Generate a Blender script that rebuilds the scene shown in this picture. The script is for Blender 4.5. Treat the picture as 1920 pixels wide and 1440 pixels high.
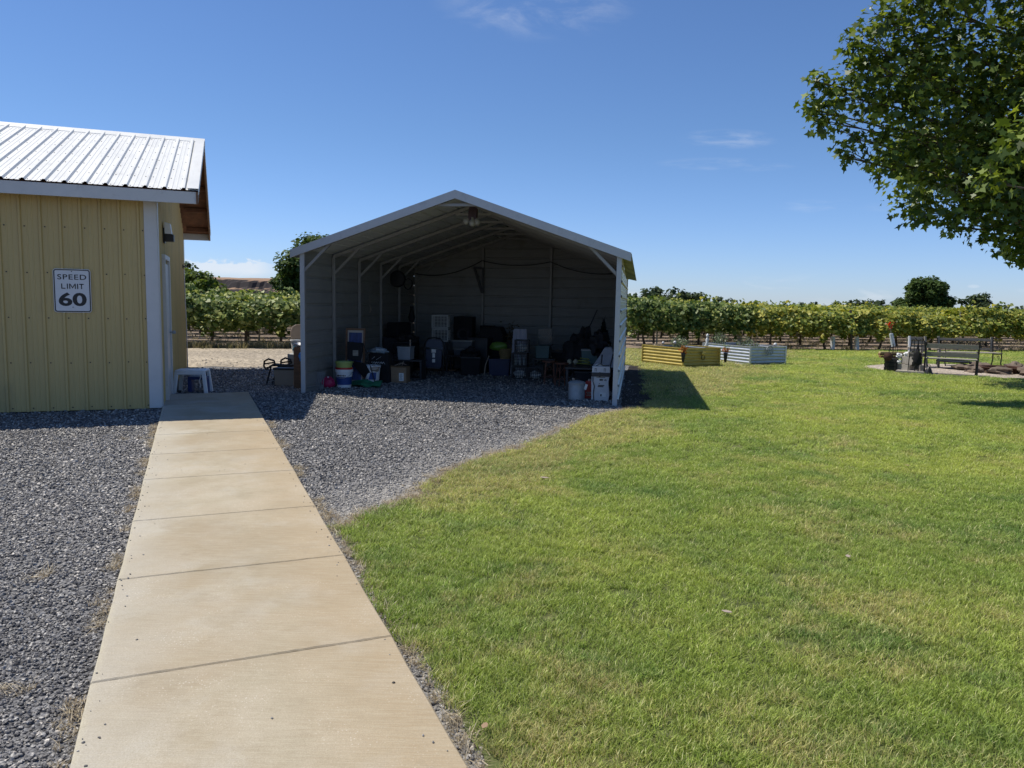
import bpy, math, random
import numpy as np
from mathutils import Vector, Matrix, noise as mnoise
random.seed(11); RNG = np.random.default_rng(11)
for o in list(bpy.data.objects): bpy.data.objects.remove(o)
sc = bpy.context.scene
R = math.radians; PI = math.pi

# ------------------------------------------------------------------ camera
CAM_H, PITCH, ROLL, FPX = 1.58, .1079, .0195, 1435.2
fw = Vector((0, math.cos(PITCH), -math.sin(PITCH))); rt = Vector((1, 0, 0)); up = rt.cross(fw)
r2 = rt*math.cos(ROLL) + up*math.sin(ROLL); u2 = -rt*math.sin(ROLL) + up*math.cos(ROLL)
cd = bpy.data.cameras.new('camera'); cam = bpy.data.objects.new('camera', cd); sc.collection.objects.link(cam)
cd.sensor_width = 36; cd.lens = FPX/1920*36; cd.clip_end = 6000; cd.clip_start = .05
m = Matrix((r2, u2, -fw)).transposed().to_4x4(); m.translation = (0, 0, CAM_H); cam.matrix_world = m
sc.camera = cam

# ------------------------------------------------------------------ sun, sky, exposure
SUN = Vector((-.515, .196, 1)).normalized()
sl = bpy.data.lights.new('sun', 'SUN'); sl.energy = 4.9; sl.angle = R(.53); sl.color = (1, .935, .82)
so = bpy.data.objects.new('sun', sl); sc.collection.objects.link(so)
so.rotation_euler = SUN.to_track_quat('Z', 'Y').to_euler(); so.location = (-20, 8, 40)
w = bpy.data.worlds.new('World'); sc.world = w; w.use_nodes = True
nt = w.node_tree; N = nt.nodes; Lk = nt.links; N.clear()
out = N.new('ShaderNodeOutputWorld'); bg = N.new('ShaderNodeBackground'); bg.inputs['Strength'].default_value = .079
sky = N.new('ShaderNodeTexSky'); sky.sky_type = 'NISHITA'; sky.sun_disc = False
sky.sun_elevation = math.asin(SUN.z); sky.sun_rotation = math.atan2(SUN.x, SUN.y) % (2*PI)
sky.air_density = 1.0; sky.dust_density = .15; sky.ozone_density = 2.2; sky.altitude = 200
def wm(op, a, b=None, c=None):
    n = N.new('ShaderNodeMath'); n.operation = op
    for i, v in enumerate((a, b, c)):
        if v is None: continue
        if isinstance(v, (int, float)): n.inputs[i].default_value = v
        else: Lk.new(v, n.inputs[i])
    return n.outputs[0]
tc = N.new('ShaderNodeTexCoord'); sep = N.new('ShaderNodeSeparateXYZ'); Lk.new(tc.outputs['Generated'], sep.inputs[0])
yy = wm('MAXIMUM', sep.outputs['Y'], .001); az = wm('DIVIDE', sep.outputs['X'], yy); el = wm('DIVIDE', sep.outputs['Z'], yy)
def sstep(v, a, b):
    n = N.new('ShaderNodeMapRange'); n.interpolation_type = 'SMOOTHSTEP'; Lk.new(v, n.inputs[0])
    n.inputs[1].default_value = a; n.inputs[2].default_value = b; return n.outputs[0]
def cnoise(sx, sy, scale, detail=6, rough=.6, off=0):
    c = N.new('ShaderNodeCombineXYZ'); Lk.new(wm('MULTIPLY', az, sx), c.inputs[0]); Lk.new(wm('MULTIPLY', el, sy), c.inputs[1]); c.inputs[2].default_value = off
    n = N.new('ShaderNodeTexNoise'); n.inputs['Scale'].default_value = scale; n.inputs['Detail'].default_value = detail; n.inputs['Roughness'].default_value = rough
    n.inputs['Distortion'].default_value = .4
    Lk.new(c.outputs[0], n.inputs['Vector']); return n.outputs[0]
front = sstep(sep.outputs['Y'], .05, .2)
# low cumulus bank behind the butte
n1 = cnoise(1, 1.6, 60)
eltop = wm('SUBTRACT', el, wm('MULTIPLY', wm('SUBTRACT', n1, .5), .03))
cum = wm('MULTIPLY', wm('MULTIPLY', sstep(eltop, .0455, .041), sstep(el, .018, .034)), wm('MULTIPLY', sstep(az, -.445, -.40), sstep(az, -.295, -.34)))
cum = wm('MULTIPLY', cum, .7)
low = wm('MULTIPLY', sstep(cnoise(1, 5, 9, off=3), .52, .75), wm('MULTIPLY', sstep(el, .05, .015), .35))
def blob(a0, e0, ra, re):
    da = wm('DIVIDE', wm('SUBTRACT', az, a0), ra); de = wm('DIVIDE', wm('SUBTRACT', el, e0), re)
    return sstep(wm('ADD', wm('MULTIPLY', da, da), wm('MULTIPLY', de, de)), 1, 0)
cir = wm('MULTIPLY', wm('MULTIPLY', blob(.02, .37, .14, .05), sstep(cnoise(1, 2.4, 13, 9, .65, off=7), .40, .78)), .24)
w1 = wm('MULTIPLY', wm('MULTIPLY', blob(.27, .21, .07, .014), sstep(cnoise(1, 5, 16, 8, off=1), .42, .7)), .20)
w2 = wm('MULTIPLY', wm('MULTIPLY', blob(.27, .178, .10, .010), sstep(cnoise(1, 6, 14, 8, off=5), .42, .7)), .15)
w3 = wm('MULTIPLY', wm('MULTIPLY', blob(.41, .128, .08, .012), sstep(cnoise(1, 6, 15, 8, off=9), .42, .7)), .13)
w4 = wm('MULTIPLY', blob(.595, .0305, .010, .003), .25)
tot = wm('ADD', wm('ADD', wm('ADD', cum, low), wm('ADD', cir, w1)), wm('ADD', wm('ADD', w2, w3), w4))
tot = wm('MULTIPLY', wm('MINIMUM', tot, .9), front)
mx = N.new('ShaderNodeMix'); mx.data_type = 'RGBA'; Lk.new(tot, mx.inputs['Factor'])
hs = N.new('ShaderNodeHueSaturation'); hs.inputs['Saturation'].default_value = 1.0; hs.inputs['Value'].default_value = 1
tm_ = N.new('ShaderNodeMix'); tm_.data_type = 'RGBA'; tm_.blend_type = 'MULTIPLY'; tm_.inputs['Factor'].default_value = 1; tm_.inputs['B'].default_value = (.80, 1.02, 1.38, 1)
hz_ = N.new('ShaderNodeMix'); hz_.data_type = 'RGBA'; Lk.new(sstep(sep.outputs['Z'], .22, .0), hz_.inputs['Factor']); hz_.inputs['A'].default_value = (.80, 1.02, 1.36, 1); hz_.inputs['B'].default_value = (.84, 1.06, 1.66, 1); Lk.new(hz_.outputs['Result'], tm_.inputs['B'])
Lk.new(sky.outputs[0], hs.inputs['Color']); Lk.new(hs.outputs[0], tm_.inputs['A']); Lk.new(tm_.outputs['Result'], mx.inputs['A']); mx.inputs['B'].default_value = (9.5, 10, 10.8, 1)
Lk.new(mx.outputs['Result'], bg.inputs[0]); Lk.new(bg.outputs[0], out.inputs[0])
sc.view_settings.view_transform = 'Standard'; sc.view_settings.look = 'None'; sc.view_settings.exposure = .13; sc.view_settings.gamma = 1
try:
    sc.cycles.max_bounces = 8; sc.cycles.transparent_max_bounces = 8
except Exception: pass

# ------------------------------------------------------------------ materials
def mat(name, col, rough=.6, metal=0., var=.12, scale=6., bump=0., bscale=40., trans=0., alpha=1., spec=.5, stain=None, stain_scale=3., stain_lo=.55, stain_hi=.75, coord='Object', stretch=(1, 1, 1)):
    m = bpy.data.materials.new(name); m.use_nodes = True; t = m.node_tree; p = t.nodes['Principled BSDF']
    c = t.nodes.new('ShaderNodeTexCoord'); mp = t.nodes.new('ShaderNodeMapping'); mp.inputs['Scale'].default_value = stretch
    t.links.new(c.outputs[coord], mp.inputs[0])
    n = t.nodes.new('ShaderNodeTexNoise'); n.inputs['Scale'].default_value = scale; n.inputs['Detail'].default_value = 7; n.inputs['Roughness'].default_value = .62
    t.links.new(mp.outputs[0], n.inputs['Vector'])
    r = t.nodes.new('ShaderNodeValToRGB'); r.color_ramp.elements[0].position = .3; r.color_ramp.elements[1].position = .7
    r.color_ramp.elements[0].color = tuple(max(0, x*(1-var)) for x in col)+(1,); r.color_ramp.elements[1].color = tuple(min(1, x*(1+var)) for x in col)+(1,)
    t.links.new(n.outputs['Fac'], r.inputs[0]); co = r.outputs[0]
    if stain:
        n2 = t.nodes.new('ShaderNodeTexNoise'); n2.inputs['Scale'].default_value = stain_scale; n2.inputs['Detail'].default_value = 9; n2.inputs['Roughness'].default_value = .68
        t.links.new(mp.outputs[0], n2.inputs['Vector'])
        mr = t.nodes.new('ShaderNodeMapRange'); mr.inputs[1].default_value = stain_lo; mr.inputs[2].default_value = stain_hi; t.links.new(n2.outputs['Fac'], mr.inputs[0])
        x = t.nodes.new('ShaderNodeMix'); x.data_type = 'RGBA'; t.links.new(mr.outputs[0], x.inputs['Factor']); t.links.new(co, x.inputs['A']); x.inputs['B'].default_value = tuple(stain)+(1,)
        co = x.outputs['Result']
    t.links.new(co, p.inputs['Base Color'])
    mr = t.nodes.new('ShaderNodeMapRange'); mr.inputs[3].default_value = max(.02, rough-.1); mr.inputs[4].default_value = min(1, rough+.1); t.links.new(n.outputs['Fac'], mr.inputs[0]); t.links.new(mr.outputs[0], p.inputs['Roughness'])
    p.inputs['Metallic'].default_value = metal; p.inputs['Specular IOR Level'].default_value = spec
    if trans: p.inputs['Transmission Weight'].default_value = trans
    if alpha < 1: p.inputs['Alpha'].default_value = alpha
    if bump:
        b = t.nodes.new('ShaderNodeTexNoise'); b.inputs['Scale'].default_value = bscale; b.inputs['Detail'].default_value = 6; t.links.new(mp.outputs[0], b.inputs['Vector'])
        bn = t.nodes.new('ShaderNodeBump'); bn.inputs['Strength'].default_value = bump; bn.inputs['Distance'].default_value = .01
        t.links.new(b.outputs['Fac'], bn.inputs['Height']); t.links.new(bn.outputs[0], p.inputs['Normal'])
    return m

def leafmat(name, c0, c1, c2, trans=.45, rough=.45, spec=.4):
    """leaf material: each leaf its own tint (attribute lv), each plant a shift (object random)"""
    m = bpy.data.materials.new(name); m.use_nodes = True; t = m.node_tree; t.nodes.clear()
    o = t.nodes.new('ShaderNodeOutputMaterial'); a = t.nodes.new('ShaderNodeAttribute'); a.attribute_name = 'lv'
    oi = t.nodes.new('ShaderNodeObjectInfo')
    ma = t.nodes.new('ShaderNodeMath'); ma.operation = 'MULTIPLY_ADD'; t.links.new(oi.outputs['Random'], ma.inputs[0]); ma.inputs[1].default_value = .3; t.links.new(a.outputs['Fac'], ma.inputs[2])
    mb_ = t.nodes.new('ShaderNodeMath'); mb_.operation = 'SUBTRACT'; t.links.new(ma.outputs[0], mb_.inputs[0]); mb_.inputs[1].default_value = .15
    r = t.nodes.new('ShaderNodeValToRGB'); r.color_ramp.elements[0].color = c0+(1,); r.color_ramp.elements[1].color = c2+(1,); e = r.color_ramp.elements.new(.55); e.color = c1+(1,)
    t.links.new(mb_.outputs[0], r.inputs[0])
    p = t.nodes.new('ShaderNodeBsdfPrincipled'); t.links.new(r.outputs[0], p.inputs['Base Color']); p.inputs['Roughness'].default_value = rough; p.inputs['Specular IOR Level'].default_value = spec
    tr = t.nodes.new('ShaderNodeBsdfTranslucent')
    hsv = t.nodes.new('ShaderNodeHueSaturation'); hsv.inputs['Hue'].default_value = .485; hsv.inputs['Value'].default_value = 1.35; hsv.inputs['Saturation'].default_value = 1.1; t.links.new(r.outputs[0], hsv.inputs['Color']); t.links.new(hsv.outputs[0], tr.inputs[0])
    x = t.nodes.new('ShaderNodeMixShader'); x.inputs[0].default_value = trans; t.links.new(p.outputs[0], x.inputs[1]); t.links.new(tr.outputs[0], x.inputs[2]); t.links.new(x.outputs[0], o.inputs[0])
    return m

# ------------------------------------------------------------------ mesh helpers
COL = sc.collection
class MB:
    def __init__(s): s.v = []; s.f = []
    def add(s, vs, fs):
        b = len(s.v); s.v += [tuple(v) for v in vs]; s.f += [tuple(b+i for i in f) for f in fs]; return s
    def box(s, c, d, rot=None):
        c = Vector(c); hx, hy, hz = d[0]/2, d[1]/2, d[2]/2
        vs = [Vector((x, y, z)) for z in (-hz, hz) for x, y in ((-hx, -hy), (hx, -hy), (hx, hy), (-hx, hy))]
        if rot is not None:
            if not isinstance(rot, Matrix): rot = Matrix.Rotation(rot, 3, 'Z')
            vs = [rot @ v for v in vs]
        return s.add([v+c for v in vs], [(3, 2, 1, 0), (4, 5, 6, 7), (0, 1, 5, 4), (1, 2, 6, 5), (2, 3, 7, 6), (3, 0, 4, 7)])
    def bar(s, a, b, wx, wy, upv=(0, 0, 1)):
        a, b = Vector(a), Vector(b); d = (b-a); L = d.length; d.normalize(); u = Vector(upv)
        if abs(d.dot(u)) > .98: u = Vector((0, 1, 0))
        x = d.cross(u).normalized(); y = x.cross(d).normalized()
        mtx = Matrix((x, d, y)).transposed()
        return s.box((a+b)/2, (wx, L, wy), mtx)
    def tube(s, pts, r, n=8, cap=True):
        pts = [Vector(p) for p in pts]; rr = r if isinstance(r, (list, tuple)) else [r]*len(pts); vs = []; fs = []
        ref = None
        for i, p in enumerate(pts):
            d = (pts[min(i+1, len(pts)-1)]-pts[max(i-1, 0)])
            if d.length < 1e-9: d = Vector((0, 0, 1))
            d.normalize()
            if ref is None:
                ref = d.orthogonal().normalized()
            ref = (ref-d*ref.dot(d)).normalized(); y = d.cross(ref)
            for k in range(n):
                a = 2*PI*k/n; vs.append(p+(ref*math.cos(a)+y*math.sin(a))*rr[i])
        for i in range(len(pts)-1):
            for k in range(n): fs.append((i*n+k, i*n+(k+1) % n, (i+1)*n+(k+1) % n, (i+1)*n+k))
        if cap: fs.append(tuple(range(n-1, -1, -1))); fs.append(tuple((len(pts)-1)*n+k for k in range(n)))
        return s.add(vs, fs)
    def lathe(s, prof, c=(0, 0, 0), n=24, cap=True, sx=1, sy=1):
        vs = []; fs = []
        for r, z in prof:
            for k in range(n): a = 2*PI*k/n; vs.append((c[0]+r*math.cos(a)*sx, c[1]+r*math.sin(a)*sy, c[2]+z))
        for i in range(len(prof)-1):
            for k in range(n): fs.append((i*n+k, i*n+(k+1) % n, (i+1)*n+(k+1) % n, (i+1)*n+k))
        if cap: fs.append(tuple(range(n-1, -1, -1))); fs.append(tuple((len(prof)-1)*n+k for k in range(n)))
        return s.add(vs, fs)
    def poly(s, pts): return s.add(pts, [tuple(range(len(pts)))])
    def extr(s, pts, d):
        n = len(pts); d = Vector(d); P = [Vector(p) for p in pts]
        return s.add(P+[p+d for p in P], [tuple(range(n-1, -1, -1)), tuple(range(n, 2*n))]+[(i, (i+1) % n, n+(i+1) % n, n+i) for i in range(n)])
    def blob(s, c, r, seed=0, amp=.25, n=10, m_=7, freq=1.3):
        vs = []; fs = []; c = Vector(c)
        for j in range(m_+1):
            th = PI*j/m_
            for k in range(n):
                a = 2*PI*k/n; d = Vector((math.sin(th)*math.cos(a), math.sin(th)*math.sin(a), math.cos(th)))
                q = 1+amp*mnoise.noise(d*freq+Vector((seed*3.7, seed, 0)))*2
                vs.append(c+Vector((d.x*r[0]*q, d.y*r[1]*q, d.z*r[2]*q)))
        for j in range(m_):
            for k in range(n): fs.append((j*n+k, (j+1)*n+k, (j+1)*n+(k+1) % n, j*n+(k+1) % n))
        return s.add(vs, fs)
    def mesh(s, name, mt, smooth=False):
        me = bpy.data.meshes.new(name); me.from_pydata(s.v, [], s.f); me.update()
        if mt: me.materials.append(mt)
        if smooth:
            me.polygons.foreach_set('use_smooth', [True]*len(me.polygons))
            try: me.set_sharp_from_angle(angle=R(38))
            except Exception: pass
        return me
def part(name, mb, mt, parent=None, bevel=0, smooth=False, label=None):
    me = mb.mesh(name, mt, smooth) if isinstance(mb, MB) else mb
    o = bpy.data.objects.new(name, me); COL.objects.link(o)
    if parent is not None: o.parent = parent
    if bevel:
        b = o.modifiers.new('bevel', 'BEVEL'); b.width = bevel; b.segments = 2; b.limit_method = 'ANGLE'
    if label: o['label'] = label
    return o
def tag(o, label=None, cat=None, group=None, kind=None):
    if label: o['label'] = label
    if cat: o['category'] = cat
    if group: o['group'] = group
    if kind: o['kind'] = kind
    return o
def thing(name, label, cat, loc=(0, 0, 0), rz=0, group=None):
    o = bpy.data.objects.new(name, None); COL.objects.link(o); o.location = loc; o.rotation_euler = (0, 0, rz); o.empty_display_size = .1
    return tag(o, label, cat, group)
def solo(name, mb, mt, label, cat, loc=(0, 0, 0), rz=0, group=None, bevel=0, smooth=False):
    o = part(name, mb, mt, None, bevel, smooth); o.location = loc; o.rotation_euler = (0, 0, rz); return tag(o, label, cat, group)
def npmesh(name, V, k, mt, lv=None):
    """V: (n*k,3) array, faces of k consecutive vertices"""
    n = len(V)//k; me = bpy.data.meshes.new(name); me.vertices.add(len(V)); me.vertices.foreach_set('co', np.ascontiguousarray(V, dtype=np.float32).ravel())
    me.loops.add(len(V)); me.loops.foreach_set('vertex_index', np.arange(len(V), dtype=np.int32)); me.polygons.add(n)
    me.polygons.foreach_set('loop_start', np.arange(n, dtype=np.int32)*k)
    if lv is not None:
        a = me.attributes.new('lv', 'FLOAT', 'POINT'); a.data.foreach_set('value', np.repeat(lv, k).astype(np.float32))
    me.update(calc_edges=True); me.materials.append(mt); return me
PLANE = np.array([[math.cos(R(a))*r, math.sin(R(a))*r] for a, r in ((270, .3), (318, .62), (345, .42), (20, .92), (50, .5), (90, 1.05), (130, .5), (160, .92), (195, .42), (222, .62))])
GRAPE = np.array([[math.cos(R(a))*r, math.sin(R(a))*r] for a, r in ((270, .35), (325, .8), (20, .95), (90, 1.05), (160, .95), (215, .8))])
OVAL = np.array([[0, -1], [.55, -.2], [.4, .6], [0, 1], [-.4, .6], [-.55, -.2]])
def leaves(name, C, size, mt, tmpl=GRAPE, upbias=.6, outward=None, droop=.0, fold=.25, lv=None, rng=RNG):
    n = len(C); nr = rng.normal(size=(n, 3)); nr /= np.linalg.norm(nr, axis=1)[:, None]; nr[:, 2] = np.abs(nr[:, 2])
    nr += np.array([0, 0, upbias])
    if outward is not None: nr += outward
    nr /= np.linalg.norm(nr, axis=1)[:, None]
    t = rng.normal(size=(n, 3)); t[:, 2] -= droop; t -= nr*(t*nr).sum(1)[:, None]; t /= np.linalg.norm(t, axis=1)[:, None]; b = np.cross(nr, t)
    s = size*(.45+.95*rng.random(n))
    k = len(tmpl); x = tmpl[:, 0][None, :]; y = tmpl[:, 1][None, :]; z = (np.abs(tmpl[:, 0])*fold-.12*tmpl[:, 1]**2)[None, :]
    V = C[:, None, :]+s[:, None, None]*(x[..., None]*b[:, None, :]+y[..., None]*t[:, None, :]+z[..., None]*nr[:, None, :])
    if lv is None: lv = rng.random(n)
    return npmesh(name, V.reshape(-1, 3), k, mt, lv)

# common materials
M = {}
M['white'] = mat('white_plastic', (.72, .73, .74), .4, var=.05)
M['black'] = mat('black_plastic', (.012, .012, .014), .45, var=.2)
M['blackcloth'] = mat('black_cloth', (.012, .012, .014), .9, var=.3, bump=.3, bscale=120)
M['darkmetal'] = mat('dark_iron', (.025, .022, .02), .5, .4, var=.3, bump=.2)
M['steel'] = mat('galvanised_steel', (.33, .35, .36), .6, .3, var=.14, scale=14, stain=(.38, .38, .37), stain_scale=7)
M['cardboard'] = mat('cardboard', (.30, .20, .12), .85, var=.12)
M['paper'] = mat('white_paper', (.75, .75, .72), .7, var=.04)
M['ink'] = mat('black_ink', (.015, .015, .015), .5, var=.1)
M['navy'] = mat('navy_plastic', (.012, .02, .07), .4)
M['wood'] = mat('brown_wood', (.16, .085, .045), .7, var=.3, scale=5, stretch=(1, 1, 6), bump=.3)
M['greywood'] = mat('weathered_wood', (.27, .25, .21), .85, var=.25, scale=6, stretch=(1.5, 9, 9), bump=.4, bscale=20)
M['clear'] = mat('clear_plastic', (.62, .66, .68), .25, var=.06, alpha=.45)
M['bark'] = mat('bark', (.12, .09, .065), .95, var=.45, scale=5, bump=.8, bscale=14, stretch=(1, 1, .4))
M['soil'] = mat('potting_soil', (.05, .035, .025), .95, var=.4, bump=.8)
M['tan'] = mat('tan_plastic', (.36, .29, .23), .5, var=.06)

# ------------------------------------------------------------------ the ground
def gmat(name, stops, s1, s2, w2=.5, bump=.6, bs=60, bd=.01, rough=.95, vor=None, stretch=(1, 1, 1)):
    """ground: large noise s1 mixed with fine noise s2 drives a colour ramp; optional voronoi stones"""
    m = bpy.data.materials.new(name); m.use_nodes = True; t = m.node_tree; p = t.nodes['Principled BSDF']; L = t.links
    g = t.nodes.new('ShaderNodeTexCoord'); mp = t.nodes.new('ShaderNodeMapping'); mp.inputs['Scale'].default_value = stretch; L.new(g.outputs['Object'], mp.inputs[0])
    a = t.nodes.new('ShaderNodeTexNoise'); a.inputs['Scale'].default_value = s1; a.inputs['Detail'].default_value = 6; L.new(mp.outputs[0], a.inputs['Vector'])
    b = t.nodes.new('ShaderNodeTexNoise'); b.inputs['Scale'].default_value = s2; b.inputs['Detail'].default_value = 8; b.inputs['Roughness'].default_value = .7; L.new(mp.outputs[0], b.inputs['Vector'])
    x = t.nodes.new('ShaderNodeMix'); x.data_type = 'FLOAT'; x.inputs[0].default_value = w2; L.new(a.outputs['Fac'], x.inputs[2]); L.new(b.outputs['Fac'], x.inputs[3])
    r = t.nodes.new('ShaderNodeValToRGB'); L.new(x.outputs[0], r.inputs[0])
    els = r.color_ramp.elements
    for i, (pos, c) in enumerate(stops):
        e = els[i] if i < 2 else els.new(pos)
        e.position = pos; e.color = tuple(c)+(1,)
    co = r.outputs[0]; h = b.outputs['Fac']
    if vor:
        v = t.nodes.new('ShaderNodeTexVoronoi'); v.inputs['Scale'].default_value = vor; L.new(mp.outputs[0], v.inputs['Vector'])
        sp = t.nodes.new('ShaderNodeSeparateColor'); L.new(v.outputs['Color'], sp.inputs[0])
        mr = t.nodes.new('ShaderNodeMapRange'); mr.inputs[3].default_value = .45; mr.inputs[4].default_value = 1.6; L.new(sp.outputs[0], mr.inputs[0])
        mu = t.nodes.new('ShaderNodeMix'); mu.data_type = 'RGBA'; mu.blend_type = 'MULTIPLY'; mu.inputs['Factor'].default_value = 1; L.new(co, mu.inputs['A']); L.new(mr.outputs[0], mu.inputs['B']); co = mu.outputs['Result']
        h = v.outputs['Distance']
    L.new(co, p.inputs['Base Color']); p.inputs['Roughness'].default_value = rough; p.inputs['Specular IOR Level'].default_value = .25
    if not vor:
        n3 = t.nodes.new('ShaderNodeTexNoise'); n3.inputs['Scale'].default_value = bs; n3.inputs['Detail'].default_value = 8; L.new(mp.outputs[0], n3.inputs['Vector']); h = n3.outputs['Fac']
    bn = t.nodes.new('ShaderNodeBump'); bn.inputs['Strength'].default_value = bump; bn.inputs['Distance'].default_value = bd; bn.invert = bool(vor)
    L.new(h, bn.inputs['Height']); L.new(bn.outputs[0], p.inputs['Normal'])
    return m
def sheet(name, pts, z, mt, thick=0):
    mb = MB()
    if thick: mb.extr([(x, y, z-thick) for x, y in pts], (0, 0, thick))
    else: mb.poly([(x, y, z) for x, y in pts])
    o = part(name, mb, mt); o['kind'] = 'structure'; return o
def ragged(pts, amp, step, seed=0, close=False):
    out_ = []
    n = len(pts)
    for i in range(n-1 if not close else n):
        a = Vector(pts[i]+(0,)); b = Vector(pts[(i+1) % n]+(0,)); k = max(1, int((b-a).length/step))
        nn = Vector((-(b-a).y, (b-a).x, 0)).normalized()
        for j in range(k):
            p = a.lerp(b, j/k); q = mnoise.noise(Vector((p.x*1.3, p.y*1.3, seed)))+.6*mnoise.noise(Vector((p.x*6, p.y*6, seed+3)))
            p = p+nn*amp*q; out_.append((p.x, p.y))
    if not close: out_.append(tuple(pts[-1]))
    return out_
m_soil = gmat('dry_field_soil', [(.36, (.10, .08, .06)), (.62, (.38, .30, .235)), (.5, (.22, .17, .13))], .45, 3.5, .65, 1, 6, .08)
m_gravel = gmat('basalt_gravel', [(.3, (.10, .10, .108)), (.72, (.27, .262, .25)), (.5, (.165, .165, .168))], .5, 30, .5, 1, vor=70, bd=.012)
m_track = gmat('dusty_track', [(.3, (.22, .19, .15)), (.7, (.50, .43, .32)), (.5, (.34, .29, .22))], .5, 12, .5, 1, vor=26, bd=.02, stretch=(.7, 1.2, 1))
m_turf = gmat('turf_base', [(.28, (.05, .06, .022)), (.75, (.20, .18, .08)), (.5, (.10, .12, .04))], .5, 12, .5, .8, 40, .02)
m_mulch = gmat('dark_mulch', [(.3, (.012, .010, .009)), (.7, (.05, .038, .03)), (.5, (.025, .02, .018))], 2, 30, .6, 1, vor=45, bd=.02)
m_pit = gmat('pale_gravel', [(.3, (.20, .17, .14)), (.7, (.52, .45, .37)), (.5, (.36, .31, .26))], 1, 30, .5, 1, vor=45, bd=.012)
sheet('ground', [(-1500, -60), (1500, -60), (1500, 2500), (-1500, 2500)], -.02, m_soil)
def ROW(x, off=0): return 26.1+.228*x+off      # ground line of the front vine row
def dusty(mt, strength=.75):
    # pale dusty fines towards the lawn border, faded by noise
    t = mt.node_tree; p = t.nodes['Principled BSDF']; L = t.links; src = p.inputs['Base Color'].links[0].from_socket
    g = t.nodes.new('ShaderNodeNewGeometry'); s_ = t.nodes.new('ShaderNodeSeparateXYZ'); L.new(g.outputs['Position'], s_.inputs[0])
    n = t.nodes.new('ShaderNodeTexNoise'); n.inputs['Scale'].default_value = 1.6; n.inputs['Detail'].default_value = 5; L.new(g.outputs['Position'], n.inputs['Vector'])
    def mm(op, a, b, c=None):
        q = t.nodes.new('ShaderNodeMath'); q.operation = op
        for i, v in enumerate((a, b, c)):
            if v is None: continue
            if isinstance(v, (int, float)): q.inputs[i].default_value = v
            else: L.new(v, q.inputs[i])
        return q.outputs[0]
    d = mm('SUBTRACT', mm('MULTIPLY_ADD', s_.outputs['X'], 1.9, 7.3), s_.outputs['Y']); d = mm('MULTIPLY_ADD', mm('SUBTRACT', n.outputs['Fac'], .5), 3.2, d)
    r = t.nodes.new('ShaderNodeMapRange'); r.interpolation_type = 'SMOOTHSTEP'; r.inputs[1].default_value = -2.7; r.inputs[2].default_value = .3; r.inputs[4].default_value = strength; L.new(d, r.inputs[0])
    r2 = t.nodes.new('ShaderNodeMapRange'); r2.interpolation_type = 'SMOOTHSTEP'; r2.inputs[1].default_value = 12.6; r2.inputs[2].default_value = 11; L.new(s_.outputs['Y'], r2.inputs[0])
    x = t.nodes.new('ShaderNodeMix'); x.data_type = 'RGBA'; r3 = t.nodes.new('ShaderNodeMapRange'); r3.inputs[1].default_value = .7; r3.inputs[2].default_value = 1.0; L.new(mm('ADD', mm('MULTIPLY', s_.outputs['X'], .9224), mm('MULTIPLY', s_.outputs['Y'], .3862)), r3.inputs[0])
    L.new(mm('MULTIPLY', mm('MULTIPLY', r.outputs[0], r2.outputs[0]), r3.outputs[0]), x.inputs['Factor']); L.new(src, x.inputs['A']); x.inputs['B'].default_value = (.38, .36, .325, 1); L.new(x.outputs['Result'], p.inputs['Base Color'])
dusty(m_gravel)
sheet('gravel_yard', ragged([(-22, -6), (4, -6), (4, 21.0), (-22, 16.0)], .25, .6, 2, True), 0, m_gravel)
sheet('dirt_track', ragged([(-30, 12.5), (-6.6, 16.8), (-3.4, 17.6), (1.6, 19.4), (1.9, ROW(1.9, -1.2)), (-30, ROW(-30, -1.2))], .35, .5, 5, True), .006, m_track)
WA = Vector((-1.42, 2.34, 0)); WD = Vector((-.3862, .9224, 0)); WN = Vector((.9224, .3862, 0)); WW = 1.22
def WP(s, t, z=0): p = WA+WD*s+WN*t; return (p.x, p.y, z)
LAWN_EDGE = [(-1.13, 5.05), (-1.05, 5.35), (-.89, 5.64), (-.70, 5.97), (-.66, 6.45), (-.50, 7.05), (-.15, 7.71), (.16, 8.17), (.60, 9.24), (1.01, 10.13), (1.50, 10.95), (1.95, 11.50)]
e0 = WP(-5, WW+.08)[:2]; e1 = WP(2.55, WW+.05)[:2]
LAWN = ragged([e0, e1]+LAWN_EDGE+[(2.25, 12.3), (2.5, 14), (2.95, 17), (3.2, 19.3), (2.7, 19.9), (2.2, ROW(2.2, -.9))], .10, .12, 8)+ragged([(2.2, ROW(2.2, -.75)), (60, ROW(60, -.75))], .25, .5, 9)+[(60, -5)]
sheet('lawn_soil', LAWN, .012, m_turf)
sheet('mulch_bed', ragged([(1.66, 11.35), (1.98, 11.45), (2.3, 12.3), (2.55, 14), (3.0, 17), (3.28, 19.2), (2.95, 19.2), (2.62, 17.6), (1.72, 11.9)], .04, .2, 4, True), .016, m_mulch)
PIT = [(12.65+3.4*math.cos(a), 19.8+2.2*math.sin(a)) for a in np.linspace(0, 2*PI, 30, endpoint=False)]
sheet('gravel_pad', ragged(PIT, .12, .3, 6, True), .022, m_pit)

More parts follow.
